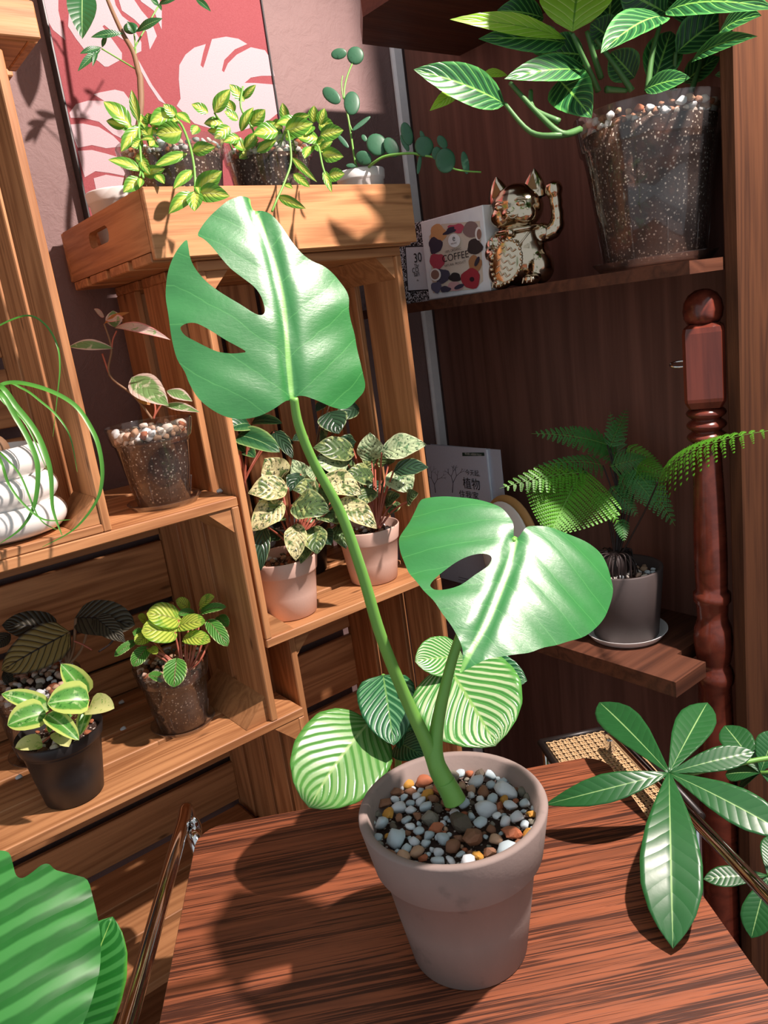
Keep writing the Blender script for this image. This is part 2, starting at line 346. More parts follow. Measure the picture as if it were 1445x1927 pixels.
# ------------------------------------------------------------------ the setting
WY, WX = 1.145, 1.022                     # back wall plane, right panel plane
def wallbox(name, lo, hi, mat): return struct(board(name, lo, hi, mat, None, 'x', 0))
wallbox('wall_back', (-1.6, WY, 0), (WX+.3, WY+.1, 2.5), M['plaster'])
pr = board('wall_right', (WX, .4995, 0), (WX+.1, WY-.012, 2.5), M['panel'], None, 'z', 0); struct(pr)
fl = board('floor', (-1.6, -1.4, -.05), (WX+.48, WY+.1, 0), M['floor'], None, 'x', 0); struct(fl)
struct(board('trim_1', (WX-.027, WY-.012, 0), (WX-.002, WY-.0002, 2.5), M['white_trim'], None, 'z', .004))
wallbox('wall_side', (1.40, -1.4, 0), (1.5, .4985, 2.5), M['plaster'])
# upright board that closes the bookcase on the right
ub = board('trim_2', (.917, .480, 0), (1.40, .4985, 2.5), M['board'], None, 'z', .002); struct(ub)

# ------------------------------------------------------------------ shelves of the bookcase
def shelf(name, poly, z0, z1, label):
    o = prism(name, [V((x, y, z0)) for x, y in poly], (0, 0, z1-z0), M['shelfwood'], None)
    tag(o, label, 'shelf'); return o
shelf('wall_shelf', [(WX, WY-.013), (WX, .4995), (.878, .4995), (.825, .488), (.825, WY-.013)], 1.300, 1.3145, 'dark brown wall shelf carrying the gold cat and coffee box')
shelf('wall_shelf', [(WX, 1.0), (WX, .4995), (.86, .4995), (.757, .53), (.757, .915), (.82, 1.0)], 1.697, 1.72, 'dark brown wall shelf at the top above the prayer plant')
shelf('wall_shelf', [(WX, WY-.013), (WX, .568), (.893, .568), (.893, .525), (.82, .525), (.82, WY-.013)], .768, .79, 'brown wall shelf carrying the fern in its dark pot')

# ------------------------------------------------------------------ pine crates
T = .0095
def tri_block(parent, corner, dx, dz, y0, y1, s=.032):
    """triangular corner block filling an inside corner, long side along y"""
    x, z = corner
    return prism('corner_block', [V((x, y0, z)), V((x+dx*s, y0, z)), V((x, y0, z+dz*s))], (0, y1-y0, 0), M['crate'], parent)
def side_slats(parent, x0, x1, z0, z1, ys):
    for a, b_ in ys: board('side_slat', (x0, a, z0), (x1, b_, z1), M['crate'], parent, 'z')
def level_slats(parent, x0, x1, z0, z1, ys, name='floor_slat'):
    for a, b_ in ys: board(name, (x0, a, z0), (x1, b_, z1), M['crate'], parent, 'x')
def back_slats(parent, x0, x1, y0, y1, zs):
    for a, b_ in zs: board('back_slat', (x0, y0, a), (x1, y1, b_), M['crate'], parent, 'x')
YS = [(.85, .936), (.949, 1.03), (1.043, 1.12)]
# lower left crate standing on its long side (opening to the room)
c = thing('wooden_crate', 'wide open pine crate holding the black pot and two clear pots', 'crate', (.1, .98, .807), 'pine crates')
level_slats(c, -.25, .449, .795, .807, [(.85, .922)]); level_slats(c, -.25, .41, .795, .807, [(.932, .995), (1.006, 1.06), (1.070, 1.12)])
level_slats(c, -.25, .41, 1.10, 1.112, [(.85, .94), (.955, 1.03), (1.045, 1.12)], 'top_slat')
side_slats(c, .4005, .41, .807, 1.10, YS); back_slats(c, -.25, .40, 1.111, 1.12, [(.81, .855), (.86, .92), (.93, 1.02), (1.03, 1.098)])
tri_block(c, (.4005, 1.0995), -1, -1, .853, .935); tri_block(c, (.4005, .8075), -1, 1, .858, 1.0, .034)
# crate on top of it at the far left
c = thing('wooden_crate', 'tall pine crate at the left edge holding the white ribbed pot', 'crate', (.1, .98, 1.112), 'pine crates')
level_slats(c, -.25, .245, 1.1125, 1.122, YS); side_slats(c, .245, .2545, 1.1125, 1.595, YS); back_slats(c, -.25, .245, 1.111, 1.12, [(1.13, 1.21), (1.225, 1.30), (1.315, 1.39), (1.405, 1.48), (1.495, 1.575)])
level_slats(c, -.25, .2545, 1.5955, 1.606, [(.862, .946), (.9465, 1.03), (1.0305, 1.118)], 'top_slat'); tri_block(c, (.2445, 1.1225), -1, 1, .853, .93, .03); tri_block(c, (.2445, 1.595), -1, -1, .853, .93, .03)
# the one above, only its lower corner shows
c = thing('wooden_crate', 'pine crate in the top left corner, only its lower edge in view', 'crate', (.1, .98, 1.607), 'pine crates')
level_slats(c, -.25, .293, 1.6065, 1.64, [(.848, .858)], 'front_slat'); level_slats(c, -.25, .283, 1.6065, 1.617, [(.86, .94), (.955, 1.03), (1.045, 1.12)]); side_slats(c, .2835, .293, 1.6065, 1.95, [(.86, .946), (.96, 1.03), (1.043, 1.12)])
# tall crate in the middle
c = thing('wooden_crate', 'tall pine crate in the middle holding two pink pots', 'crate', (.565, .98, .907), 'pine crates')
level_slats(c, .4135, .718, .907, .919, [(.85, .93), (.943, 1.02), (1.033, 1.12)])
side_slats(c, .4135, .423, .919, 1.378, [(.85, .905), (.927, 1.019), (1.052, 1.12)]); side_slats(c, .7085, .718, .919, 1.378, [(.85, .932), (.953, 1.02), (1.04, 1.11)])
level_slats(c, .4135, .718, 1.378, 1.3895, [(.85, .93), (.943, 1.02), (1.033, 1.12)], 'top_slat')
for xa in (.425, .497, .569, .641): board('back_slat', (xa, 1.111, .919), (xa+.062, 1.12, 1.378), M['crate'], c, 'z')
tri_block(c, (.7082, 1.3778), -1, -1, .856, 1.0, .03); tri_block(c, (.4233, 1.3778), 1, -1, .853, 1.0, .03); tri_block(c, (.4233, .9192), 1, 1, .853, .93, .034)
# crates below
c = thing('wooden_crate', 'dark pine crate under the pink pots, behind the striped leaves', 'crate', (.58, .98, .40), 'pine crates')
side_slats(c, .455, .4645, .40, .9065, [(.868, .936), (.949, 1.03), (1.043, 1.12)]); side_slats(c, .71, .7195, .40, .9065, YS)
back_slats(c, .4645, .71, 1.111, 1.12, [(.42, .52), (.535, .635), (.65, .75), (.765, .88)]); tri_block(c, (.4647, .9063), 1, -1, .87, 1.0, .034); level_slats(c, .4645, .71, .40, .412, YS)
c = thing('wooden_crate', 'lowest pine crate at the left with sunlit floor slats', 'crate', (.1, .98, .54), 'pine crates')
level_slats(c, -.25, .43, .538, .55, [(.85, .93), (.942, 1.012), (1.02, 1.1)]); side_slats(c, .4395, .449, .538, .7945, [(.85, .91), (.92, .97), (.98, 1.05), (1.06, 1.12)])
back_slats(c, -.25, .4395, 1.111, 1.12, [(.55, .62), (.632, .70), (.712, .785)]); tri_block(c, (.4393, .7942), -1, -1, .851, 1.0, .036)
c = thing('crate_stand', 'pine crate standing on the floor under the other crates', 'crate', (.1, .98, 0), 'pine crates')
level_slats(c, -.25, .72, .388, .3995, YS, 'top_slat'); side_slats(c, .70, .7095, 0, .388, YS); side_slats(c, -.25, -.2405, 0, .388, YS); side_slats(c, -.25, -.2405, .3995, .538, YS); side_slats(c, .43, .4395, .3995, .538, YS)
# shallow crate tray on top of the middle crate
c = thing('crate_tray', 'shallow pine tray on the middle crate filled with trailing plants', 'tray', (.545, .98, 1.39))
ZB, ZT = 1.39, 1.466
board('front_board', (.358, .83, ZB+.002), (.733, .8395, ZT), M['crate'], c, 'x'); board('back_board', (.358, 1.118, ZB+.012), (.733, 1.1275, ZT), M['crate'], c, 'x')
for a, b_ in ((.843, .90), (.913, .975), (.988, 1.05), (1.063, 1.116)): board('floor_slat', (.358, a, ZB), (.733, b_, ZB+.011), M['crate'], c, 'x')
def ends(x0, x1, hole):
    if not hole: return board('end_board', (x0, .84, ZB+.0115), (x1, 1.1175, ZT), M['crate'], c, 'y')
    ya, yb, za, zb = .952, 1.022, 1.430, 1.449; y0, y1, z0, z1 = .84, 1.1175, ZB+.0115, ZT
    o = [(y0,z0),(y1,z0),(y1,z1),(y0,z1)]; r = .008
    i = [(ya+r-r*math.cos(t), za+r-r*math.sin(t)) for t in (0, .8, 1.57)] + [(yb-r+r*math.sin(t), za+r-r*math.cos(t)) for t in (0, .8, 1.57)] + \
        [(yb-r+r*math.cos(t), zb-r+r*math.sin(t)) for t in (0, .8, 1.57)] + [(ya+r-r*math.sin(t), zb-r+r*math.cos(t)) for t in (0, .8, 1.57)]
    n = len(i); pts = [V((p, q)) for p, q in o+i]
    ed = [(k, (k+1)%4) for k in range(4)]+[(4+k, 4+(k+1)%n) for k in range(n)]
    vs2, _, fs, *_r = geometry.delaunay_2d_cdt(pts, ed, [], 0, 1e-6)
    cen = lambda f: sum((vs2[k] for k in f), V((0, 0)))/len(f)
    fs = [f for f in fs if not (ya < cen(f).x < yb and za < cen(f).y < zb)]
    N = len(vs2); vs = [V((x0, p.x, p.y)) for p in vs2]+[V((x1, p.x, p.y)) for p in vs2]
    F = [tuple(f)[::-1] for f in fs]+[tuple(k+N for k in f) for f in fs]
    near = lambda q: min(range(N), key=lambda k: (vs2[k]-q).length)
    for a, b_ in ed:
        a, b_ = near(pts[a]), near(pts[b_]); F.append((a, b_, b_+N, a+N))
    ax = Matrix(((0,-1,0),(1,0,0),(0,0,1))); return mk('end_board', vs, F, M['crate'], c, False, rot=ax)
ends(.358, .3675, True); ends(.7235, .733, False)

# ------------------------------------------------------------------ table
TZ = .753
te1, te2 = V((.846, -.533, 0)).normalized(), V((-.533, -.846, 0)).normalized()
ta = PZ(372, 1558, TZ); ta.z = 0
tw, tl, tr, tt = .492, .95, .03, .024
t = thing('side_table', 'rosewood veneered side table under the potted monstera', 'table', (ta+te1*tw/2+te2*tl/2))
def tp(a, b_, z): p = ta+te1*a+te2*b_; return V((p.x, p.y, z))
out = []
for cx, cy, a0 in ((tr, tr, math.pi), (tw-tr, tr, 1.5*math.pi), (tw-tr, tl-tr, 0), (tr, tl-tr, .5*math.pi)):
    for k in range(9): a = a0+k/8*math.pi/2; out.append((cx+tr*math.cos(a), cy+tr*math.sin(a)))
fr_ = Matrix((te1, te2, V((0,0,1)))).transposed(); fr_ = Matrix((te1, -te2, V((0,0,1)))).transposed() if fr_.determinant() < 0 else fr_
n = len(out); e = .0025
rings = [(0, TZ-tt), (0, TZ-e), (e, TZ)]
vs, fs = [], []
cen = (tw/2, tl/2)
for ins, z in rings:
    for a, b_ in out:
        d = math.hypot(a-cen[0], b_-cen[1]); vs.append(tp(a-(a-cen[0])/d*ins, b_-(b_-cen[1])/d*ins, z))
for i in range(2):
    for k in range(n): fs.append((i*n+k, i*n+(k+1)%n, (i+1)*n+(k+1)%n, (i+1)*n+k))
fs += [tuple(range(n))[::-1], tuple(2*n+k for k in range(n))]
mk('tabletop', vs, fs, M['table'], t, False, rot=fr_)
for a, b_ in ((.05, .06), (tw-.15, .06), (.05, tl-.06), (tw-.15, tl-.06)):
    lathe('leg', [(0, 0), (.014, 0), (.018, TZ-tt-.001), (0, TZ-tt-.001)], tp(a, b_, 0), M['baluster'], t, 14)
# ------------------------------------------------------------------ plant kit
PROF = dict(
    ovate=[(0,.02),(.06,.36),(.15,.66),(.3,.94),(.42,1),(.58,.93),(.75,.68),(.88,.38),(.96,.13),(1,0)],
    round=[(0,.05),(.04,.42),(.12,.72),(.28,.96),(.45,1),(.62,.97),(.78,.8),(.9,.52),(.97,.24),(1,0)],
    lance=[(0,.03),(.08,.3),(.2,.6),(.38,.92),(.5,1),(.65,.88),(.8,.58),(.92,.26),(1,0)],
    obov=[(0,.06),(.1,.24),(.25,.52),(.42,.82),(.6,1),(.74,.96),(.86,.7),(.94,.36),(1,0)],
    broad=[(0,.06),(.03,.45),(.1,.78),(.25,1),(.42,1),(.6,.92),(.78,.7),(.9,.42),(.97,.16),(1,0)],
    strap=[(0,.7),(.2,.95),(.5,1),(.8,.7),(1,0)])
def prof(p, t):
    q = PROF[p]
    for (a, x), (b_, y) in zip(q, q[1:]):
        if t <= b_:
            k = (t-a)/(b_-a); return x+(y-x)*k
    return 0
UPZ = V((0, 0, 1))
def leaf(parent, b, tip, width, mat, p='ovate', bend=0., fold=.12, cup=0., corr=0., nv=8, wave=0., roll=0., up=.35, lobe=0., nl=14, nw=4, name='leaf', thick=0, curl=0., seed=None, side_bend=0.):
    """one leaf blade from base b to tip; bend lifts its middle along the face normal, fold raises both halves, corr ripples between veins"""
    b, tip = V(b), V(tip); ax = tip-b; L = ax.length; axn = ax.normalized()
    mid = (b+tip)/2; N0 = (CAM-mid).normalized()*(1-up)+UPZ*up
    N0 = (N0-axn*N0.dot(axn)); N0 = N0.normalized() if N0.length > 1e-4 else axn.orthogonal().normalized()
    N0 = Matrix.Rotation(math.radians(roll), 3, axn) @ N0; S0 = axn.cross(N0).normalized()
    c1 = mid+N0*(bend*L*2)+S0*side_bend*L*2; rnd = random.Random(seed if seed is not None else R_.random()); ph = rnd.random()*6.28
    vs, fs, uvs = [], [], []
    for i in range(nl+1):
        t = i/nl; t2 = t**.9 if i < nl else 1
        C0 = b*(1-t2)**2+c1*2*t2*(1-t2)+tip*t2*t2
        T = ((c1-b)*2*(1-t2)+(tip-c1)*2*t2).normalized(); N = (N0-T*N0.dot(T)).normalized(); Sd = T.cross(N).normalized()
        w = width/2*max(prof(p, t2), .004)
        for j in range(-nw, nw+1):
            s = j/nw; a = abs(s)
            h = fold*a*w+cup*a*a*w
            h += corr*width*.5*math.cos(2*math.pi*nv*(t2-a*.3))*a*(1-a*.4)
            h += wave*width*math.sin(ph+t2*13+(3 if s > 0 else 0))*a*a
            h -= curl*L*t2**3
            q = C0+Sd*s*w*math.cos(fold*.8)+N*h-T*(lobe*L*a*a*(1-t2)**3)
            vs.append(q); uvs.append((.5+s/2, t2))
    m = 2*nw+1
    for i in range(nl):
        for j in range(m-1): fs.append((i*m+j, i*m+j+1, (i+1)*m+j+1, (i+1)*m+j))
    o = mk(name, vs, fs, mat, parent, uvs=uvs)
    if thick:
        sm = o.modifiers.new('thickness', 'SOLIDIFY'); sm.thickness = thick; sm.offset = 0
    return o
class Plant:
    """root empty + leaves given by where they show and how far off they are"""
    def __init__(s, name, label, cat, loc, zoom, d, stemmat='stem', group=None):
        s.o = thing(name, label, cat, loc, group); s.z = zoom; s.d = d; s.sm = stemmat
    def at(s, x, y, dd=0, z=None): return PD(*zp(z or s.z, x, y), s.d+dd)
    def w(s, px, z=None, dd=0): return px*ZOOM[z or s.z][2]*(s.d+dd)/FPX
    def leaf(s, x0, y0, x1, y1, w, mat, d0=0, d1=0, z=None, **k):
        return leaf(s.o, s.at(x0, y0, d0, z), s.at(x1, y1, d1, z), s.w(w, z, (d0+d1)/2), M[mat], **k)
    def stem(s, pts, r, mat=None, z=None, name='stem', n=6, per=5):
        P = [s.at(p[0], p[1], p[2] if len(p) > 2 else 0, z) for p in pts]
        return tube(name, P, r, M[mat or s.sm], s.o, n, per)
    def disc(s, cx, cy, rx, ry, mat, ang=0, dd=0, z=None, thick=.25, tilt=0, name='leaf'):
        sc = ZOOM[z or s.z][2]*(s.d+dd)/FPX
        q = Matrix((RGT, UPV, -FWD)).transposed() @ Matrix.Rotation(math.radians(-ang), 3, 'Z') @ Matrix.Rotation(math.radians(tilt), 3, 'X')
        o = blob(name, s.at(cx, cy, dd, z), (rx*sc, ry*sc, min(rx, ry)*sc*thick), M[mat], s.o, q, 18, 10)
        return o
# pots -------------------------------------------------------------
def pot(parent, c, h, rt, rb, mat, lip=.0, liph=.0, wall=.003, n=56, name='pot', depth=None, foot=0):
    """tapered pot: c = middle of its underside; lip = how far the rim band stands proud, liph = its height"""
    f = lambda z: rb+(rt-rb)*z/h; e = .0012; P = [(0, .0004), (rb-e, .0004), (rb, e)]
    if lip:
        zl = h-liph; P += [(f(zl*.5), zl*.5), (f(zl)-.0004, zl-.001), (f(zl)+lip*.75, zl), (f(zl)+lip, zl+.002), (rt+lip, h-.002), (rt+lip-.001, h)]
    else: P += [(f(h*.5), h*.5), (rt, h-e), (rt-e, h)]
    ro = rt+lip
    P += [(ro-wall*.6, h), (ro-wall, h-.001), (f(h*.5)-wall, h*.5), (rb-wall, wall), (0, wall)]
    return lathe(name, P, c, M[mat], parent, n)
def soil(parent, c, r, z, mat='soil', dome=.003, name='soil'):
    c = V(c); vs, fs = [c+V((0,0,z+dome))], []; nr, n = 4, 28
    for i in range(1, nr+1):
        for k in range(n):
            a = 2*math.pi*k/n; q = V((math.cos(a), math.sin(a), 0))*r*i/nr
            vs.append(c+q+V((0,0,z+dome*(1-(i/nr)**2)+.0018*noise.noise(q*90))))
    for k in range(n): fs.append((0, 1+k, 1+(k+1)%n))
    for i in range(nr-1):
        for k in range(n): fs.append((1+i*n+k, 1+(i+1)*n+k, 1+(i+1)*n+(k+1)%n, 1+i*n+(k+1)%n))
    return mk(name, vs, fs, M[mat], parent)
def soil_plug(parent, c, h0, h1, r0, r1):
    """soil body seen through a clear pot, with its top"""
    return lathe('soil', [(0, h0), (r0, h0), ((r0+r1)/2, (h0+h1)/2), (r1, h1), (r1*.6, h1+.002), (0, h1+.003)], c, M['soil'], parent, 40)
def saucer(c, r, h, mat, label, name='saucer'):
    o = lathe(name, [(0, .0005), (r*.84, .0005), (r*.88, .001), (r*.985, h-.001), (r, h), (r-.0012, h), (r*.86, .003), (0, .0026)], c, M[mat], None, 56)
    return tag(o, label, 'saucer')
_peb = []
def pebble_meshes():
    rr = random.Random(3)
    for k in range(6):
        bm = bmesh.new(); bmesh.ops.create_icosphere(bm, subdivisions=2, radius=1)
        off = V((rr.random()*50, rr.random()*50, 0)); sq = .35 if k < 4 else .75
        for v in bm.verts:
            d = noise.noise(v.co*1.1+off)*sq*.6+noise.noise(v.co*2.3+off)*sq*.35; v.co *= 1+d
            if k < 4:
                pass
            if k >= 4: v.co = V([round(x*3.2)/3.2*.4+x*.6 for x in v.co])
        for q in range(9):
            pn = V((rr.uniform(-1,1), rr.uniform(-1,1), rr.uniform(-1,1))).normalized(); lim = rr.uniform(.58, .85)
            for v in bm.verts:
                e = v.co.dot(pn)-lim
                if e > 0: v.co -= pn*e*.85
        me = bpy.data.meshes.new('pebble'); bm.to_mesh(me); bm.free()
        for p in me.polygons: p.use_smooth = k < 4
        me.materials.append(M['pebble']); _peb.append(me)
pebble_meshes()
PAL = dict(white=S((226,234,238)), blue=S((188,206,212)), cream=S((236,226,214)), tan=S((196,160,130)), brown=S((142,100,74)), rust=S((176,104,70)),
           ochre=S((206,150,62)), grey=S((132,128,114)), dark=S((96,86,72)), pinkish=S((222,186,164)))
def pebbles(parent, c, r, z, n, size, pal, seed, keep=None, dome=.002, layers=1, put=None):
    rr = random.Random(seed); c = V(c); put = [] if put is None else put; n += len(put); tries = 0
    while len(put) < n and tries < n*60:
        tries += 1
        a = rr.random()*6.283; q = math.sqrt(rr.random())*r; s = size*rr.uniform(.62, 1.25)
        x, y = q*math.cos(a), q*math.sin(a)
        if q+s*.8 > r: continue
        if any((x-u)**2+(y-w)**2 < ((s+t)*.82)**2 for u, w, t in put): continue
        if keep and not keep(x, y): continue
        put.append((x, y, s))
        name = rr.choices(list(pal), weights=[pal[k] for k in pal])[0]; col = PAL[name]
        rough_ = name in ('brown', 'rust', 'grey', 'dark', 'ochre')
        o = bpy.data.objects.new('pebble', _peb[rr.randrange(4, 6) if rough_ and rr.random() < .7 else rr.randrange(0, 4)]); COL.objects.link(o)
        o.location = c+V((x, y, z+dome*(1-(q/r)**2)+rr.uniform(-.1, .35)*s)); o.scale = (s*rr.uniform(.85, 1.15), s*rr.uniform(.75, 1.0), s*rr.uniform(.55, .8))
        o.rotation_euler = (rr.uniform(-.5, .5), rr.uniform(-.5, .5), rr.random()*6.28); v = rr.uniform(.85, 1.12)
        o.color = (min(1, col[0]*v), min(1, col[1]*v), min(1, col[2]*v), 1); adopt(o, parent)
def traced(parent, pts, hole_list, midrib, plane_p, plane_n, disp, mat, name='leaf', step=.0075, thick=.0003, axis_len=None, halfw=.09):
    """a blade traced in its own plane: outline and holes are picture points carried onto a tilted plane, then the blade is curved"""
    n = plane_n.normalized(); q = plane_p
    def onp(x, y): r = ray(x, y); return CAM+r*((q-CAM).dot(n)/r.dot(n))
    O = [onp(*p) for p in pts]; H = [[onp(*p) for p in h] for h in hole_list]; mr = smoothpath([onp(*p) for p in midrib], 8)
    ex = (mr[-1]-mr[0]); ex = (ex-n*ex.dot(n)).normalized(); ey = n.cross(ex)
    to2 = lambda p: V(((p-q).dot(ex), (p-q).dot(ey)))
    dens = lambda loop: [p for i in range(len(loop)) for p in [loop[i]+(loop[(i+1)%len(loop)]-loop[i])*k/2 for k in range(2)]]
    def sm(loop):
        L = []
        for i in range(len(loop)):
            p0, p1, p2, p3 = loop[i-1], loop[i], loop[(i+1)%len(loop)], loop[(i+2)%len(loop)]
            for k in range(3):
                t = k/3; L.append(.5*((2*p1)+(p2-p0)*t+(2*p0-5*p1+4*p2-p3)*t*t+(3*p1-p0-3*p2+p3)*t**3))
        return L
    loops = [[to2(p) for p in sm(l)] for l in [O]+H]
    P2, ed = [], []
    for l in loops:
        b0 = len(P2); P2 += l; ed += [(b0+i, b0+(i+1)%len(l)) for i in range(len(l))]
    def inside(p, l):
        c_ = False; j = len(l)-1
        for i in range(len(l)):
            if (l[i].y > p.y) != (l[j].y > p.y) and p.x < (l[j].x-l[i].x)*(p.y-l[i].y)/(l[j].y-l[i].y)+l[i].x: c_ = not c_
            j = i
        return c_
    ok = lambda p: inside(p, loops[0]) and not any(inside(p, l) for l in loops[1:])
    xs = [p.x for p in loops[0]]; ys = [p.y for p in loops[0]]
    y = min(ys); row = 0
    while y < max(ys):
        x = min(xs)+(step/2 if row % 2 else 0)
        while x < max(xs):
            p = V((x, y))
            if ok(p) and min((p-o_).length for o_ in P2[:sum(len(l) for l in loops)]) > step*.62: P2.append(p)
            x += step
        y += step*.87; row += 1
    vs2, _, fs, *_r = geometry.delaunay_2d_cdt(P2, ed, [], 0, 1e-7)
    fs = [f for f in fs if ok(sum((vs2[k] for k in f), V((0, 0)))/len(f))]
    m2 = [to2(p) for p in mr]; ml = sum((m2[i+1]-m2[i]).length for i in range(len(m2)-1))
    vs, uvs = [], []
    for p in vs2:
        best, acc, bs, bt = 9, 0, 1, 0
        for i in range(len(m2)-1):
            a, d = m2[i], m2[i+1]-m2[i]; t = max(0, min(1, (p-a).dot(d)/d.length_squared)); e = p-(a+d*t)
            if e.length < best: best = e.length; bt = (acc+d.length*t)/ml; bs = 1 if d.x*e.y-d.y*e.x > 0 else -1
            acc += d.length
        along = (p-m2[0]).dot((m2[-1]-m2[0]).normalized())/ml
        vs.append(q+ex*p.x+ey*p.y+n*disp(best, bt, bs, along)); uvs.append((.5+bs*min(best/halfw, 1)*.5, along))
    o = mk(name, vs, fs, mat, parent, uvs=uvs)
    return o
def frond(parent, b, tip, width, mat, bend=.12, np=13, up=.4, roll=0, droop=.25, tri=True, seed=0, name='frond', rib='stem'):
    """fern frond: rib with pinnae on both sides, each pinna cut into leaflets"""
    b, tip = V(b), V(tip); ax = tip-b; L = ax.length; axn = ax.normalized(); mid = (b+tip)/2; rr = random.Random(seed)
    N0 = (CAM-mid).normalized()*(1-up)+UPZ*up; N0 = (N0-axn*N0.dot(axn)).normalized(); N0 = Matrix.Rotation(math.radians(roll), 3, axn) @ N0
    c1 = mid+N0*bend*L*2; vs, fs, uvs = [], [], []
    cv = lambda t: b*(1-t)**2+c1*2*t*(1-t)+tip*t*t
    def quad(a, c_, w, nn):
        """small pointed leaflet"""
        d = (c_-a); sd = d.cross(nn).normalized()*w/2; i = len(vs); m_ = a+d*.45
        vs.extend([a, m_+sd, c_, m_-sd]); fs.append((i, i+1, i+2, i+3)); uvs.extend([(.5, 0), (1, .5), (.5, 1), (0, .5)])
    for k in range(np):
        t = .04+.94*(k/np)**.9; T = ((c1-b)*2*(1-t)+(tip-c1)*2*t).normalized(); N = (N0-T*N0.dot(T)).normalized(); Sd = T.cross(N)
        pl = width/2*((1-t)**.75*(1 if k else .92) if tri else math.sin(math.pi*min(1, t*.9+.12))**.7)
        pl = max(pl, width*.03)
        for sg in (-1, 1):
            d0 = (Sd*sg*.86+T*.5).normalized(); p0 = cv(t+(.012 if sg > 0 else 0)); nn = N
            l_max = min(pl*.32, L/np*.62); npn = max(4, min(26, int(pl/(l_max*.50))))
            for i in range(npn):
                u_ = (i+.5)/npn; c_ = p0+d0*pl*u_-UPZ*droop*pl*u_*u_+N*.02*pl*math.sin(u_*3)
                dd = (d0-UPZ*2*droop*u_).normalized(); s2 = dd.cross(nn).normalized()
                l2 = l_max*(1-u_)**.5*rr.uniform(.85, 1.1)+width*.006
                for h in (-1, 1): quad(c_, c_+(s2*h*.85+dd*.55).normalized()*l2-UPZ*l2*.12, pl/npn*1.02, nn)
            e_ = p0+d0*pl-UPZ*droop*pl; quad(p0+d0*pl*.93-UPZ*droop*pl*.87, e_, width*.02, nn)
            sd = T*width*.004; i = len(vs); vs.extend([p0-sd, p0+sd, p0+d0*pl*.5-UPZ*droop*pl*.25, ]); fs.append((i, i+1, i+2)); uvs.extend([(.5,.5)]*3)
    o = mk(name, vs, fs, mat, parent, uvs=uvs)
    tube('midrib', [cv(k/8) for k in range(9)], [width*.008, width*.003], M[rib], o, 5, 2)
    return o
# ------------------------------------------------------------------ potted monstera on the table
PC = PD(850, 1512, .653); PC.z = TZ; PH = .143
mo = thing('potted_monstera', 'young monstera with two split leaves in a weathered clay pot on the table', 'potted plant', PC)
pt = pot(mo, PC, PH, .0742, .051, 'clay', lip=.006, liph=.046, wall=.0075, n=72)
sl = soil(mo, PC, .070, PH-.022, dome=.004)
pp_ = []; ppal = dict(white=5, blue=5, brown=2.2, rust=1.5, ochre=1, grey=2, tan=1.2, dark=1.2); far = lambda x, y: (x-.0)**2+(y+.0)**2 > .012**2
pebbles(mo, PC, .0725, PH-.0145, 34, .0092, ppal, 11, dome=.004, put=pp_, keep=far); pebbles(mo, PC, .0725, PH-.0160, 90, .0070, ppal, 12, dome=.004, put=pp_, keep=far); pebbles(mo, PC, .0725, PH-.0175, 165, .0042, ppal, 13, dome=.004, put=pp_)
d0 = dep(PC+V((0, 0, PH)))
K = lambda z, L: [zp(z, *p) for p in L]
# leaf blades
o1 = K('A5', [(712,1140),(700,1146),(685,1140),(660,1150),(600,1190),(530,1220),(450,1232),(370,1220),(290,1180),(220,1120),(175,1040),(150,970),(110,900),(85,820),(70,740),(60,660),(50,560),(55,460),(75,390),(105,335),(150,287),(158,330),(168,390),(200,450),(260,520),(340,590),(420,650),(480,695),(520,713),(543,700),(543,665),(525,610),(490,560),(430,510),(370,460),(320,400),(270,330),(235,290),(208,266),(230,220),(270,170),(330,120),(370,90),(430,70),(487,66),(492,100),(505,128),(545,145),(585,170),(630,225),(665,280),(700,335),(740,380),(800,415),(860,435),(910,465),(950,500),(985,550),(1000,600),(1000,660),(1015,720),(1040,790),(1055,860),(1070,940),(1085,990),(1103,1040),(1095,1080),(1060,1120),(1020,1160),(980,1178),(920,1172),(860,1155),(800,1135),(750,1120),(722,1122)])
h1 = K('A5', [(122,742),(150,728),(190,730),(230,750),(290,790),(350,830),(410,865),(452,893),(420,898),(370,895),(310,880),(250,850),(190,815),(150,790),(128,764)])
m1 = K('A5', [(705,1135),(675,900),(652,660),(600,420),(490,75)])
c1p = PD(545, 600, .552); n1 = (-ray(545, 600)).normalized()*.80+UPZ*.46+RGT*.42
def d1(dist, t, s, v):
    h = -2.2*dist*dist*(1.15 if s < 0 else .9)-.018*abs(v-.45)**2
    lat = math.cos(2*math.pi*(v-dist/.09*.38)*5.5); h += -.0004*lat*min(1, dist/.02)*(1-min(dist/.12, 1)*.3)
    h += .0022*math.exp(-(dist/.003)**2)*-1 + .003*min(dist/.01, 1)+.0012*math.sin(v*19+s)*min(1, dist/.05)
    return h
l1 = traced(mo, o1, [h1], m1, c1p, n1, d1, M['monstera'], step=.006, halfw=.075)
o2 = K('B3', [(712,655),(705,600),(690,560),(650,510),(600,470),(530,435),(450,410),(380,393),(300,373),(200,360),(170,375),(145,420),(110,490),(70,545),(48,590),(50,650),(75,740),(100,810),(130,870),(165,930),(205,990),(250,1050),(290,1110),(330,1170),(370,1230),(400,1290),(415,1340),(412,1400),(402,1432),(440,1425),(500,1405),(580,1375),(700,1360),(800,1340),(900,1300),(1000,1265),(1100,1230),(1180,1190),(1240,1130),(1290,1060),(1325,970),(1332,900),(1315,830),(1290,760),(1250,700),(1180,660),(1080,630),(980,608),(880,600),(800,607),(765,635),(745,658),(728,664)])
h2 = K('B3', [(224,922),(260,880),(310,840),(370,805),(440,780),(510,770),(560,778),(578,800),(560,840),(520,870),(480,893),(430,925),(380,950),(310,965),(255,962),(230,945)])
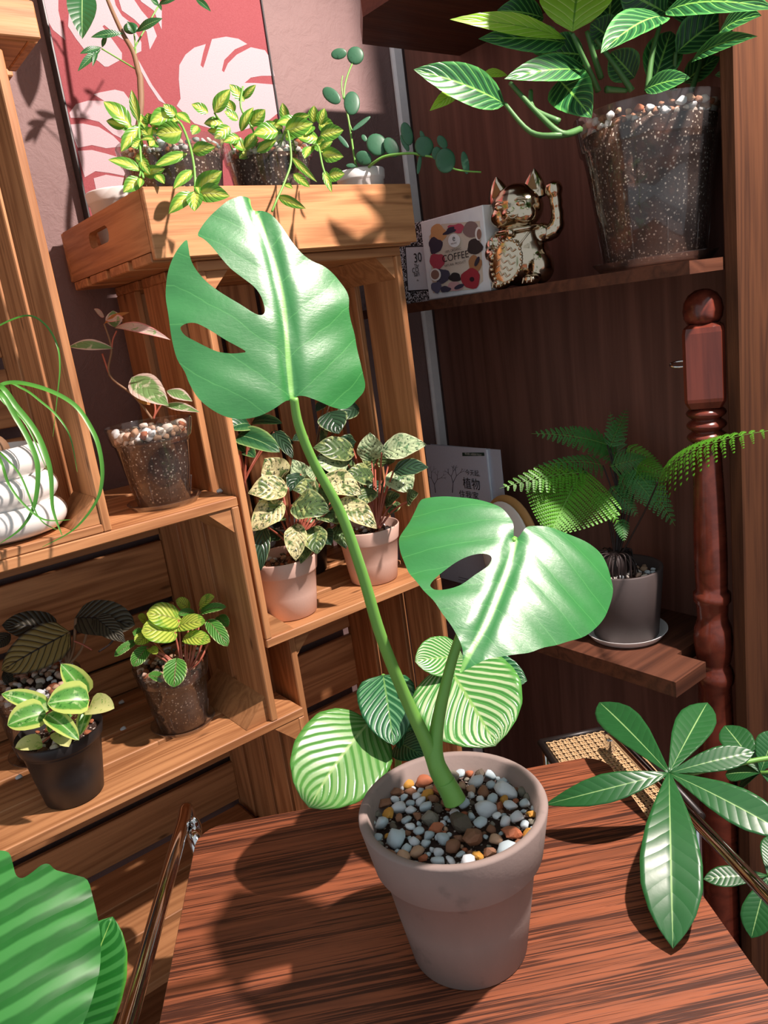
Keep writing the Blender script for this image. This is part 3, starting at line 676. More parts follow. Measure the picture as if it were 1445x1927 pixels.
m2_ = K('B3', [(722,668),(692,800),(640,960),(560,1150),(460,1330),(406,1425)])
c2p = PD(950, 1090, .60); n2 = (-ray(950, 1090)).normalized()*.66+UPZ*.72+RGT*.30
def d2(dist, t, s, v):
    h = -2.6*dist*dist-.02*max(0, v-.5)**2
    lat = math.cos(2*math.pi*(v-dist/.09*.38)*5.0+.6); h += -.0005*lat*min(1, dist/.02)
    h += -.0022*math.exp(-(dist/.003)**2)+.003*min(dist/.01, 1)+.0014*math.sin(v*15+2*s)*min(1, dist/.05)
    return h
l2 = traced(mo, o2, [h2], m2_, c2p, n2, d2, M['monstera'], step=.006, halfw=.085)
# petioles
lb = lambda o_, mp, pp, nn: CAM+ray(*mp)*((pp-CAM).dot(nn)/ray(*mp).dot(nn))
a1 = lb(l1, m1[0], c1p, n1); a2 = lb(l2, m2_[0], c2p, n2)
base = PC+V((0, 0, PH-.012)); bz = PD(852, 1496, d0-.002)
D = lambda x, y, t: PD(x, y, d0+(dep(a1)-d0)*t)
tube('petiole', [PD(848, 1500, d0), PD(826, 1455, d0), D(806, 1405, .05), D(762, 1310, .15), D(716, 1195, .35), D(682, 1080, .5), D(641, 965, .65), D(590, 870, .82), D(562, 800, .93), a1-n1.normalized()*.001],
     [.0075, .0078, .0062, .0052, .0047, .0043, .004, .0036, .0034, .003], M['stem'], mo, 12)
D2 = lambda x, y, t: PD(x, y, d0+(.645-d0)*t)
tube('petiole', [PD(853, 1498, d0-.003), PD(833, 1462, d0-.005), PD(819, 1425, d0-.006), D2(822, 1370, .2), D2(836, 1300, .4), D2(856, 1225, .7), D2(885, 1150, 1.0), PD(930, 1070, .655), a2-n2.normalized()*.001],
     [.0088, .0082, .0072, .0058, .0048, .0042, .0038, .0034, .003], M['stem'], mo, 12)
tube('sheath', [PD(856, 1508, d0-.004), PD(848, 1490, d0-.005), PD(838, 1470, d0-.006)], [.0098, .0090, .0080], M['stem'], mo, 14)
# ------------------------------------------------------------------ plants in the crates on the left
CLEARSOIL = dict(white=3, cream=3, pinkish=2, tan=1.5, rust=1, grey=1.5)
def clear_pot(pl, c, h, rt, rb, lip, liph, n=44, seed=1, sz=.0062, fill=.2, pal=CLEARSOIL):
    pot(pl.o, c, h, rt, rb, 'clear', lip=lip, liph=liph, wall=.0016)
    hs = h-fill*h; rs = rb+(rt-rb)*hs/h-.0022
    soil_plug(pl.o, c, .004, hs, rb-.003, rs)
    pebbles(pl.o, V(c), rs+lip*.6, hs+.004, n, sz, pal, seed, dome=.006)
    rr = random.Random(seed+500); nr = int(6.28*(rs+lip)/(sz*1.7))
    for lev in range(2):
        for k in range(nr):
            a = 6.283*(k+lev*.5)/nr; s_ = sz*rr.uniform(.55, 1.2); col = PAL[rr.choices(list(pal), weights=[pal[q] for q in pal])[0]]
            o = bpy.data.objects.new('pebble', _peb[rr.randrange(4)]); COL.objects.link(o); q = rs-s_*.75+(lip if lev else 0)*.5; o.location = V(c)+V((q*math.cos(a), q*math.sin(a), hs+sz*(.5+1.1*lev+rr.uniform(-.35,.35)))); o.scale = (s_, s_*.85, s_*.7); o.rotation_euler = (rr.random(), rr.random(), a); o.color = (*col, 1); adopt(o, pl.o)
    for k in range(10):      # moulded ribs near the foot
        a = k*.628+.2; q = V((math.cos(a), math.sin(a), 0)); p0 = V(c)+q*(rb+.0009)+V((0,0,.006)); p1 = V(c)+q*(rb+(rt-rb)*.28+.0007)+V((0,0,h*.28))
        tube('rib', [p0, p1], .0007, M['clear'], pl.o, 5, 1)
# variegated cutting on top of the lower crate
c0 = V((.343, .912, 1.1125)); saucer(c0, .045, .008, 'clear', 'clear saucer under the pink-edged plant on the crate')
pc = c0+V((0, 0, .0035))
g = Plant('potted_cutting', 'sparse pink-edged cutting in a clear pebble-filled pot on the crate', 'potted plant', pc, 'A4', dep(pc+V((0,0,.1))), 'stem_red')
clear_pot(g, pc, .100, .049, .032, .0028, .022, 52, 21, .0068, .2)
g.stem([(862,1230),(760,1100),(620,980),(632,830),(590,690)], [.0016,.0014,.0011], 'stem_brown')
g.stem([(622,985),(600,920),(580,860)], .0012); g.stem([(632,840),(640,780),(662,730)], .001); g.stem([(870,1230),(880,1180),(870,1120)], .0013); g.stem([(868,1225),(900,1170),(960,1090)], .0012)
g.leaf(590,690,735,625,34,'orange_leaf',d1=-.01, bend=.1, p='lance'); g.leaf(590,650,532,606,46,'pinkleaf', d1=-.02); g.leaf(600,660,700,660,60,'pinkleaf', d1=-.02, p='ovate')
g.leaf(650,710,640,615,92,'varieg',d1=.01); g.leaf(650,715,966,782,70,'pinkleaf',d1=-.03,bend=.13,p='lance',fold=.3); g.leaf(640,830,388,822,74,'varieg',d1=-.01,bend=.10,p='lance',fold=.35)
g.leaf(745,995,955,1155,168,'varieg',d0=.01,d1=-.03,bend=.06,p='ovate',up=.2); g.leaf(945,1070,1090,1130,76,'varieg',d1=-.02,bend=.08,p='lance'); g.leaf(925,1150,1132,1192,60,'varieg',d1=-.03,bend=.06,p='lance'); g.leaf(790,1090,850,1150,70,'orange_leaf',bend=.05)
# white ribbed pot with strappy plant in the upper crate
rc = V((.163, .91, 1.1225))
g = Plant('potted_ponytail_palm', 'strappy ponytail plant in a ribbed white ceramic pot', 'potted plant', rc, 'B1', dep(rc+V((0,0,.06))), 'grass')
pr_ = [(0, .0005), (.040, .0005), (.049, .004)]
for k in range(3):
    z0 = .005+k*.0305; R0 = .0545-k*.003
    for a in range(9):
        t = a/8; pr_.append((R0+.0095*math.sin(math.pi*t)**.8, z0+.0305*t))
pr_ += [(.046, .098), (.043, .097), (.042, .06), (0, .06)]
lathe('pot', pr_, rc, M['white'], g.o, 64); soil(g.o, rc, .0425, .085)
blob('bulb', rc+V((.0, 0, .095)), (.022, .022, .02), M['stem_brown'], g.o)
def ribbon(parent, pts, w, mat, name='leaf', zoom=None):
    P = smoothpath(pts, 7); vs, fs, uvs = [], [], []; n_ = len(P)
    for i, p in enumerate(P):
        T_ = (P[min(i+1, n_-1)]-P[max(0, i-1)]).normalized(); Nn = (CAM-p).normalized()*.7+UPZ*.5; Sd = T_.cross(Nn).normalized(); t = i/(n_-1)
        ww = w/2*min(1, .55+t*2)*(1-t**4*.9); Nn = Sd.cross(T_)
        for s in (-1, 0, 1): vs.append(p+Sd*s*ww+Nn*abs(s)*ww*.4); uvs.append((.5+s*.5, t))
    for i in range(n_-1):
        for j in range(2): fs.append((i*3+j, i*3+j+1, i*3+j+4, i*3+j+3))
    return mk(name, vs, fs, mat, parent, uvs=uvs)
top = rc+V((0, 0, .11))
def gr(pts, w, z='A4', dd=-.03): ribbon(g.o, [top]+[g.at(x, y, dd, z) for x, y in pts], w, M['grass'])
gr([(-60,760),(0,700),(150,645),(250,690),(320,800),(340,930),(325,1100),(300,1330)], .0022)
gr([(-30,1090),(60,1025),(250,1060),(420,1150),(520,1290),(565,1410),(580,1560),(545,1700),(420,1855),(240,1955)], .0048, dd=-.05)
gr([(-20,1050),(100,1170),(200,1300),(262,1440),(290,1560),(300,1740),(352,1890)], .0058, dd=-.055)
gr([(-20,1080),(100,1240),(185,1400),(216,1530),(195,1720),(120,1850),(0,1935)], .0052, dd=-.06)
gr([(20,1048),(130,1060),(230,1130),(330,1220),(400,1340),(438,1530)], .0026, dd=-.04)
gr([(0,1460),(50,1600),(130,1710),(250,1800),(400,1800)], .0028, dd=-.062)
gr([(-40,1000),(10,1120),(150,1260),(265,1520)], .003, dd=-.05)
gr([(30,1450),(120,1560),(220,1790),(330,1860)], .0022, dd=-.06)
# three pots on the crate floor
fz = .8075
c0 = V((.168, 1.03, fz)); saucer(c0, .053, .008, 'clear', 'clear saucer under the dark bronze plant')
pc = c0+V((0,0,.0035)); g = Plant('potted_bronze_plant', 'dark quilted bronze-leaved plant in a clear pot at the back of the crate', 'potted plant', pc, 'B5', dep(pc+V((0,0,.1))), 'stem_brown')
clear_pot(g, pc, .100, .055, .042, .003, .02, 60, 31, .0062, .12)
g.leaf(395,330,8,548,245,'darkleaf',d0=0,d1=-.035,bend=.05,p='broad',up=.25,corr=.012,nv=9,fold=.05)
g.leaf(330,330,10,290,190,'darkleaf2',d0=.03,d1=.0,bend=.12,p='broad',corr=.012,up=.4); g.leaf(530,240,712,388,120,'darkleaf2',d0=.0,d1=-.02,bend=.12,p='ovate',corr=.012,up=.1)
g.leaf(425,250,765,290,215,'darkleaf2',d0=.01,d1=-.005,bend=.12,p='round',corr=.012,up=.3); g.leaf(60,340,-40,420,90,'darkleaf2',d0=.01,bend=.05); g.leaf(30,540,60,640,60,'darkleaf2',bend=.1)
for x in ((390,330),(330,320),(430,250),(520,240)): g.stem([(380,520,.005),((380+x[0])/2+10,430,.005),x], .002, 'stem_brown')
g.stem([(420,380,-.01),(470,400,-.01),(520,430,-.012)], .0012, 'stem_red'); g.stem([(560,440,-.02),(620,400,-.02),(650,360,-.02)], .0014, 'stem_black')
c0 = V((.318, .945, fz)); saucer(c0, .043, .008, 'clear', 'clear saucer under the lime peperomia')
pc = c0+V((0,0,.0035)); g = Plant('potted_peperomia', 'lime green peperomia with round veined leaves in a clear pot', 'potted plant', pc, 'B5', dep(pc+V((0,0,.085)))-.01, 'stem_red')
clear_pot(g, pc, .092, .047, .033, .0026, .024, 50, 41, .006, .14, dict(cream=2, tan=3, rust=3, brown=2, pinkish=2, grey=1))
LP = [(990,330,800,325,172,'lime',-.03),(1010,260,830,225,160,'lime',-.02),(1010,295,1165,275,112,'lime',-.02),(1050,360,1192,385,100,'lime',-.03),(1070,200,995,150,84,'lime',.01),(1130,185,1215,130,80,'lime',.0),
      (1140,215,1282,188,66,'limegreen',-.01),(1185,270,1290,410,92,'limegreen',-.02),(1240,240,1290,300,70,'limegreen',.0),(1000,490,985,642,132,'limegreen',-.045),(830,420,755,525,92,'limegreen',-.03),(830,370,750,330,86,'limegreen',-.01),
      (850,420,890,455,56,'lime',-.03),(760,385,648,468,56,'limegreen',-.02),(830,280,780,240,70,'lime',.0),(930,600,840,575,70,'limegreen',-.035),(840,350,770,400,90,'lime',-.02),(1100,220,1010,230,60,'limegreen',.0)]
for i, (x0,y0,x1,y1,w,m_,dd) in enumerate(LP):
    g.leaf(x0,y0,x1,y1,w,m_,d0=dd+.012,d1=dd-.006,p='round',bend=.09,corr=.012,nv=6,up=.42,lobe=.12,seed=i)
    if i not in (9, 15): g.stem([(1050+(x0-1050)*.12,545,-.02),(1050+(x0-1050)*.5,470,-.02),(x0,y0,dd+.012)], [.0016,.0012], 'stem_red')
c0 = V((.158, .898, fz))
g = Plant('potted_peperomia', 'light green striped peperomia in a small black plastic pot', 'potted plant', c0, 'B5', dep(c0+V((0,0,.08)))-.01, 'stem_red')
pot(g.o, c0, .085, .0465, .033, 'black_pot', lip=.0022, liph=.015, wall=.0016); soil(g.o, c0, .043, .073); pebbles(g.o, c0, .043, .0755, 34, .005, dict(white=4, cream=2, rust=2, brown=2), 51)
SP = [(505,715,268,735,205,'stripepep',-.035),(485,690,345,510,140,'stripepep',-.01),(280,770,8,680,118,'stripepep',-.02),(260,790,42,858,185,'stripepep',-.035),(240,955,85,985,100,'yellowpep',-.03),(268,795,448,942,112,'stripepep',-.045),
      (505,755,648,762,142,'yellowpep',-.03),(500,760,450,915,76,'stripepep',-.02),(330,890,390,980,110,'yellowpep',-.025),(300,830,280,900,56,'stripepep',-.01),(430,800,350,850,80,'stripepep',-.01)]
for i, (x0,y0,x1,y1,w,m_,dd) in enumerate(SP):
    g.leaf(x0,y0,x1,y1,w,m_,d0=dd+.01,d1=dd-.008,p='broad',bend=.1,cup=.2,up=.4,seed=i+30); g.stem([(330,960,.0),(350,880,-.005),(x0,y0,dd+.01)], [.0018,.0013], 'stem_red')
for x, y, z in ((110,1160,'B5'),(700,885,'B5'),(690,735,'B5'),(1245,565,'B1')):
    q = PZ(*zp(z, x, y), fz if z == 'B5' else 1.1125); o = bpy.data.objects.new('pebble', _peb[1]); COL.objects.link(o); o.location = q+V((0,0,.0028)); o.scale = (.0052,.0042,.0032); o.color = (*PAL['white'], 1)
    tag(o, {110: 'white pebble on the slats left of the black pot', 700: 'white pebble on the slats right of the black pot', 690: 'small pebble beside the saucer of the bronze plant', 1245: 'pebble on the crate top by the right post'}[x], 'pebble', 'stray pebbles')
# middle crate: two pink pots and two darker plants behind
def pink(c, lbl, zoom='B2'):
    g = Plant('potted_peperomia', lbl, 'potted plant', c, 'B2', dep(V(c)+V((0,0,.1)))-.01, 'stem_red')
    pot(g.o, c, .084, .0465, .0355, 'pink_pot', lip=.0016, liph=.022, wall=.002); soil(g.o, c, .043, .070)
    pebbles(g.o, c, .0435, .073, 40, .0052, dict(white=2, rust=4, brown=3, tan=1, grey=1), 61+int(c[0]*100)); return g
mz = .9195
g = pink(V((.487, .905, mz)), 'cream mottled peperomia in the front pink pot')
for i, (x0,y0,x1,y1,w,m_,dd) in enumerate([(400,520,305,385,160,'cream',0),(445,560,210,592,140,'cream',-.055),(415,640,235,815,140,'cream',-.055),(300,775,285,1050,84,'deep',-.05),(470,660,692,700,165,'mossy',-.03),(640,575,475,575,110,'mossy',-.01),
      (495,770,492,992,112,'cream',-.04),(590,790,620,952,130,'mossy',-.03),(575,880,520,1008,70,'mossy',-.02),(520,480,450,580,90,'deep',.01),(610,500,545,450,90,'mint',.02),(650,500,880,600,140,'cream',-.01),(750,630,972,802,118,'cream',-.02),
      (560,560,470,390,110,'mint',.03),(420,700,330,760,110,'mossy',.0),(640,700,720,760,100,'mossy',.0),(400,820,330,880,80,'deep',.01),(700,640,640,560,100,'mossy',.01),(440,520,400,420,110,'mossy',.03),(700,720,830,740,110,'mossy',.02),(600,700,520,760,120,'mossy',.01),(350,640,300,700,100,'deep',.01),(560,640,600,520,120,'cream',.0),(680,580,760,500,120,'mossy',.03),(380,560,340,470,110,'mossy',.02),(730,780,790,920,90,'mossy',.02),(640,820,700,900,100,'deep',.0)]):
    g.leaf(x0,y0,x1,y1,w*1.25,m_,d0=dd+.012,d1=dd-.01,p='ovate',bend=.1,corr=.02,nv=6,wave=.05,up=.35,seed=i+60,fold=.2); g.stem([(480,920,.0),((x0+480)/2,(y0+900)/2,0),(x0,y0,dd+.012)], [.0017,.0013], 'stem_red')
g = pink(V((.640, .912, mz)), 'pale mottled peperomia in the pink pot further right')
for i, (x0,y0,x1,y1,w,m_,dd) in enumerate([(1000,350,1262,305,135,'mint',-.07),(940,400,930,232,135,'mint',-.01),(840,360,592,322,130,'mossy',0),(1070,460,1278,440,96,'deep',-.08),(1060,460,1175,585,150,'mint',-.035),(950,500,785,478,115,'mossy',-.02),
      (930,560,890,665,105,'mossy',-.03),(1020,650,1110,600,80,'mossy',-.01),(1150,640,1215,590,85,'mossy',-.07),(800,420,600,400,150,'mint',.0),(870,470,700,470,120,'mossy',.01),(830,330,740,270,100,'deep',.03),(800,740,790,640,70,'mossy',-.01),(860,640,790,600,90,'mossy',.0),(900,520,840,600,110,'mossy',.01),(1000,520,960,620,100,'deep',.01),(1040,420,1010,330,110,'mossy',.02),(760,480,650,520,120,'deep',.03),(960,420,880,330,120,'mossy',.02),(1080,640,1050,720,80,'mossy',.0)]):
    g.leaf(x0,y0,x1,y1,w*1.25,m_,d0=dd+.012,d1=dd-.01,p='ovate',bend=.1,corr=.02,nv=6,wave=.04,up=.35,seed=i+90,fold=.2); g.stem([(970+(x0-970)*.08,800,-.01),((x0+970)/2,(y0+760)/2,-.01),(x0,y0,dd+.012)], [.0017,.0013], 'stem_red')
bk = V((.50, 1.04, mz)); g = Plant('potted_foliage', 'glossy two-tone green plant at the back left of the middle crate', 'potted plant', bk, 'B2', dep(bk+V((0,0,.15))), 'stem_red')
pot(g.o, bk, .085, .047, .035, 'black_pot', lip=.002, liph=.015, wall=.002); soil(g.o, bk, .043, .074)
for i, (x0,y0,x1,y1,w,m_,dd) in enumerate([(215,180,95,210,150,'syngo',-.03),(235,170,412,178,78,'syngo',.01),(150,250,398,348,150,'syngo',-.04),(365,230,475,385,86,'deep',-.02),(130,290,190,350,70,'syngo',-.02),(200,350,250,380,80,'syngo',0),(330,250,480,300,70,'deep',.02)]):
    g.leaf(x0,y0,x1,y1,w,m_,d0=dd+.01,d1=dd-.015,p='broad',bend=.12,up=.4,fold=.25,seed=i+120); g.stem([(200,700,.0),(190,520,0),(x0,y0,dd+.01)], [.002,.0014], 'stem_red')
bk = V((.60, 1.045, mz)); g = Plant('potted_foliage', 'almost black-leaved plant at the back of the middle crate', 'potted plant', bk, 'B2', dep(bk+V((0,0,.15)))-.05, 'stem_brown')
pot(g.o, bk, .085, .047, .035, 'black_pot', lip=.002, liph=.015, wall=.002); soil(g.o, bk, .043, .074)
for i, (x0,y0,x1,y1,w,m_,dd) in enumerate([(690,110,745,242,185,'deep',-.02),(860,85,720,160,110,'deep',0),(660,60,610,110,60,'deep',0),(700,40,870,95,90,'deep',.02),(760,300,850,290,70,'deep',.0),(560,250,470,280,70,'deep',.0),(680,150,640,330,50,'mossy',.0)]):
    g.leaf(x0,y0,x1,y1,w,m_,d0=dd+.01,d1=dd-.015,p='ovate',bend=.1,up=.3,corr=.02,seed=i+140); g.stem([(640,700,.0),(600,400,0),(x0,y0,dd+.01)], [.002,.0012], 'stem_brown')
# ------------------------------------------------------------------ plants in the tray
tz = 1.4015
def hoya_pot(c, lbl, z, rad):
    g = Plant('potted_hoya', lbl, 'potted plant', c, z, dep(V(c)+V((0,0,.12)))-.03, 'stem'); clear_pot(g, c, .126, rad, rad*.74, .003, .02, 56, 71+int(c[0]*50), .0064, .14, dict(white=3, blue=2, cream=2, rust=2, brown=2, grey=2)); return g
def hoya_leaves(g, L, z):
    for i, (x0,y0,x1,y1,w,dd) in enumerate(L): g.leaf(x0,y0,x1,y1,w,'hoya',d0=dd+.004,d1=dd-.004,z=z,p='ovate',bend=R_.uniform(.02,.12),fold=.2,up=R_.uniform(.1,.45),roll=R_.uniform(-18,18),seed=i)
c0 = V((.437, .910, tz)); g = hoya_pot(c0, 'variegated hoya spilling over the left front of the tray', 'A1', .060)
hoya_leaves(g, [(740,718,586,575,108,-.03),(785,690,745,508,58,-.02),(1030,745,882,760,122,-.045),(980,640,848,700,110,-.02),(1000,665,925,590,66,-.02),(1000,640,1078,700,62,-.02),(1020,690,890,640,100,-.01),(790,720,685,860,84,-.04),(770,880,830,925,60,-.04),
    (1090,855,1220,832,80,-.05),(800,968,612,905,84,-.055),(1060,870,872,945,72,-.05),(795,1010,698,1090,86,-.06),(812,985,935,955,72,-.05),(800,900,850,990,60,-.05),(1095,965,982,1070,72,-.065),(1112,1085,1258,968,112,-.07),(1125,1095,1302,1112,112,-.072),(1108,1080,1102,1198,98,-.075),(1095,1095,955,1212,88,-.07),
    (798,1010,790,1062,42,-.06),(885,990,932,1042,56,-.055),(750,720,660,700,70,-.01),(820,740,790,640,60,.0),(860,720,900,640,80,.0),(700,760,760,800,70,-.03),(1110,1040,1130,1100,40,-.07)], 'A1')
g.stem([(860,800,.0),(790,700,-.03),(795,850,-.045),(802,950,-.05),(812,1010,-.055)], .0014); g.stem([(950,780,.0),(1010,690,-.03),(1070,810,-.05),(1100,950,-.062),(1106,1085,-.07)], .0014); g.stem([(800,960,-.05),(790,1000,-.058)], .001); g.stem([(900,800,.0),(880,760,0),(960,660,-.01)], .0012)
rr = random.Random(8)
hoya_leaves(g, [(x, y, x+rr.uniform(-110,110), y+rr.uniform(-90,70), rr.uniform(55,85), rr.uniform(-.045,.0)) for x, y in [(rr.uniform(700,1120), rr.uniform(690,800)) for k in range(16)]], 'A1')
c0 = V((.566, .905, tz)); g = hoya_pot(c0, 'variegated hoya with upright shoots in the middle of the tray', 'A2', .055)
hoya_leaves(g, [(-110,640,-20,505,86,-.03),(-145,640,-240,590,62,-.02),(60,575,-25,478,70,-.02),(50,560,125,480,46,-.02),(25,680,-55,630,62,-.02),(40,745,112,608,64,-.03),(95,705,178,620,84,-.03),(250,745,110,760,104,-.04),(130,860,242,795,64,-.03),(60,845,-20,800,90,-.02),(60,840,135,750,62,-.03),
    (300,690,275,582,60,-.02),(320,690,430,650,60,-.03),(290,740,450,700,108,-.045),(370,700,240,700,80,-.02),(450,695,455,598,68,-.02),(490,765,622,738,92,-.04),(480,790,360,780,80,-.02),(500,872,622,888,86,-.05),(490,850,560,800,56,-.04),(330,892,472,1032,44,-.06),(338,985,432,1062,52,-.062),(250,1112,408,1182,58,-.075),
    (290,1045,335,1070,32,-.065),(510,965,555,1092,46,-.06),(535,1000,628,985,80,-.06),(470,830,540,770,60,-.03),(200,800,150,700,70,-.01),(380,800,420,720,90,-.02),(440,830,400,900,70,-.03),(100,840,30,900,70,-.01),(0,640,-40,560,60,.0),(-60,700,-170,700,70,-.01),(-30,760,-150,740,70,.0)], 'A2')
g.stem([(130,880,.0),(110,740,-.02),(40,610,-.02),(52,490,-.02)], .0013); g.stem([(250,880,.0),(298,730,-.04),(325,900,-.055),(292,1020,-.062),(246,1125,-.075),(215,1200,-.077)], .0013); g.stem([(400,880,.0),(470,820,-.04),(505,950,-.055),(545,1060,-.06)], .0012); g.stem([(350,870,0),(330,780,-.01),(300,700,-.02)], .0012); g.stem([(0,870,0),(-60,720,0),(-110,640,-.02)], .0012)
hoya_leaves(g, [(x, y, x+rr.uniform(-110,110), y+rr.uniform(-100,70), rr.uniform(55,85), rr.uniform(-.045,.0)) for x, y in [(rr.uniform(-30,500), rr.uniform(700,840)) for k in range(20)]], 'A2')
c0 = V((.688, .878, tz)); g = Plant('potted_silver_dollar_vine', 'round-leaved succulent vine in a white pot at the right end of the tray', 'potted plant', c0, 'A2', dep(c0+V((0,0,.09)))-.02, 'stem')
pot(g.o, c0, .090, .0315, .027, 'white_plastic', lip=.0015, liph=.012, wall=.002); soil(g.o, c0, .0295, .080); pebbles(g.o, c0, .029, .082, 20, .005, dict(white=2, rust=2, brown=2), 77)
g.stem([(720,960,.0),(690,930,-.0),(652,690,-.01),(625,545,-.01),(640,440,-.01),(680,340,-.01)], [.0018,.0013,.001]); g.stem([(620,560,-.01),(610,480,-.01),(616,430,-.01)], .0008)
g.stem([(750,960,.0),(790,925,-.02),(860,885,-.03),(1000,868,-.04),(1060,880,-.04),(1140,895,-.045),(1255,960,-.05),(1400,975,-.05)], [.002,.0015,.001]); g.stem([(670,740,-.01),(655,700,-.01)], .0008)
for x, y, a, b_, an, tl_ in [(595,305,45,28,-10,20),(688,315,48,48,0,10),(553,542,62,36,40,10),(668,585,46,68,0,0),(722,700,66,14,-38,0),(618,800,50,14,50,0),(735,896,48,38,20,20),(665,938,30,13,0,0),(810,820,58,66,-30,0),(892,835,40,62,-30,0),(980,758,33,68,-15,0),(968,810,17,52,-25,0),(1078,830,54,60,-10,0),(1050,930,12,58,8,0),(1198,910,58,72,0,0),(1180,805,26,42,-30,0),(1068,770,13,32,-20,0),(1310,922,22,66,-10,0),(738,782,14,22,-30,0),(1150,870,30,40,0,0)]:
    g.disc(x, y, a, b_, 'xero', an, -.012 if x < 720 else -.015-.035*min(1, (x-700)/500), thick=.22, tilt=tl_)
c0 = V((.416, 1.04, tz)); g = Plant('potted_money_tree', 'slender young tree in a white pot at the back left of the tray', 'potted plant', c0, 'A1', dep(c0+V((0,0,.1))), 'stem_brown')
pot(g.o, c0, .100, .041, .032, 'white_plastic', lip=.0015, liph=.014, wall=.002); soil(g.o, c0, .0385, .088); pebbles(g.o, c0, .038, .090, 20, .005, dict(white=2, rust=2, brown=2), 79)
tube('trunk', [c0+V((0,0,.086)), g.at(788,690,-.03), g.at(795,470,-.03), g.at(782,400,-.03), g.at(752,290,-.03), g.at(690,180,-.03), g.at(610,0,-.03), g.at(560,-150,-.03)], [.004,.004,.0042,.0036,.003,.0028,.0024,.002], M['stem_brown'], g.o, 8)
g.stem([(782,400,-.03),(700,350,-.03),(575,275,-.04)], .001, 'stem'); g.stem([(752,290,-.03),(790,220,-.03),(900,30,-.02)], .001, 'stem'); g.stem([(770,390,-.03),(768,280,-.03),(760,195,-.03)], .001, 'stem'); g.stem([(620,20,-.03),(540,-90,-.04),(470,-90,-.05)], .001, 'stem')
for x0,y0,x1,y1,w in [(470,-95,466,222,165),(700,190,514,212,46),(775,180,922,104,52),(575,270,452,305,38),(570,280,440,405,44),(578,268,608,196,28),(552,285,525,378,26),(900,30,850,-5,34),(900,25,1010,-10,40),(1110,-5,1195,66,38),(900,25,915,62,22),(460,-90,330,-60,90),(760,190,720,120,40)]:
    g.leaf(x0,y0,x1,y1,w,'pachira',d0=-.035,d1=-.045,p='lance',bend=.08,fold=.25,up=.3)
g.disc(740, 160, 42, 34, 'pachira', 0, -.035, thick=.3)
# ------------------------------------------------------------------ right side: prayer plant, fern
sz_ = 1.315
c0 = V((.929, .598, sz_)); saucer(c0, .078, .012, 'clear', 'clear saucer under the big prayer plant pot')
pc = c0+V((0,0,.0035)); g = Plant('potted_prayer_plant', 'large green-veined prayer plant in a big clear pot on the shelf', 'potted plant', pc, 'A3', dep(pc+V((0,0,.19))), 'stem_dark')
clear_pot(g, pc, .184, .085, .062, .005, .042, 70, 91, .0075, .12, dict(white=4, cream=2, tan=2, brown=3, rust=1))
MP = [(690,122,725,-130,285,'marlime',-.06,-.05),(665,150,218,75,84,'marlime',-.04,-.10),(665,165,328,150,105,'maranta',-.03,-.08),(580,70,400,40,110,'maranta',.0,-.03),(750,275,428,305,120,'maranta',-.02,-.07),(430,402,78,268,150,'maranta',-.05,-.10),
      (260,345,140,428,56,'marlime',-.05,-.08),(440,290,335,295,48,'marlime',-.04,-.06),(640,310,765,455,170,'maranta',.0,-.06),(1045,62,800,205,172,'maranta',-.04,-.10),(1050,50,870,-40,180,'maranta',-.02,-.03),(1050,45,1470,35,140,'maranta',-.09,-.23),
      (1090,205,1300,55,170,'maranta',-.02,-.04),(1150,240,1405,140,84,'maranta',-.08,-.21),(970,345,1145,300,92,'maranta',-.05,-.09),(840,150,760,90,130,'maranta',.03,.02),(740,215,560,210,150,'maranta',.03,.01),(1000,330,1070,120,150,'maranta',-.01,.01),
      (1240,290,1335,278,36,'maranta',-.03,-.05),(830,120,850,-80,140,'maranta',.04,.05),(1000,100,930,-100,170,'maranta',.03,.04),(1150,100,1120,-80,180,'maranta',.02,.03),(1230,180,1420,60,140,'maranta',-.06,-.2),(620,200,520,120,120,'maranta',.05,.05),(930,300,840,200,130,'maranta',.02,.02),(1120,320,1260,220,110,'maranta',.02,.0)]
for i, (x0,y0,x1,y1,w,m_,a,b_) in enumerate(MP): g.leaf(x0,y0,x1,y1,w,m_,d0=a,d1=b_,p='lance' if w < 90 else 'ovate',bend=.07,corr=.012,nv=8,up=.3,fold=.2,seed=i+200,roll=R_.uniform(-14,14))
for L_ in [[(790,350,-.02),(750,260,-.04),(690,130,-.06)],[(800,300,-.02),(775,220,-.04),(745,120,-.05)],[(920,350,-.02),(860,260,-.03),(780,150,-.04)],[(820,345,-.03),(900,350,-.02)],[(720,500,-.05),(650,515,-.07),(560,440,-.06),(450,320,-.05)],[(720,500,-.05),(640,522,-.07),(530,510,-.06),(430,400,-.05)],[(980,350,-.02),(1000,200,-.03),(1040,60,-.04)],[(1080,350,0),(1090,200,-.02)],[(1150,350,0),(1190,230,0)],[(640,470,-.06),(540,420,-.05),(530,350,-.04)]]:
    g.stem(L_, [.0042, .0034, .0026], 'stem_dark')
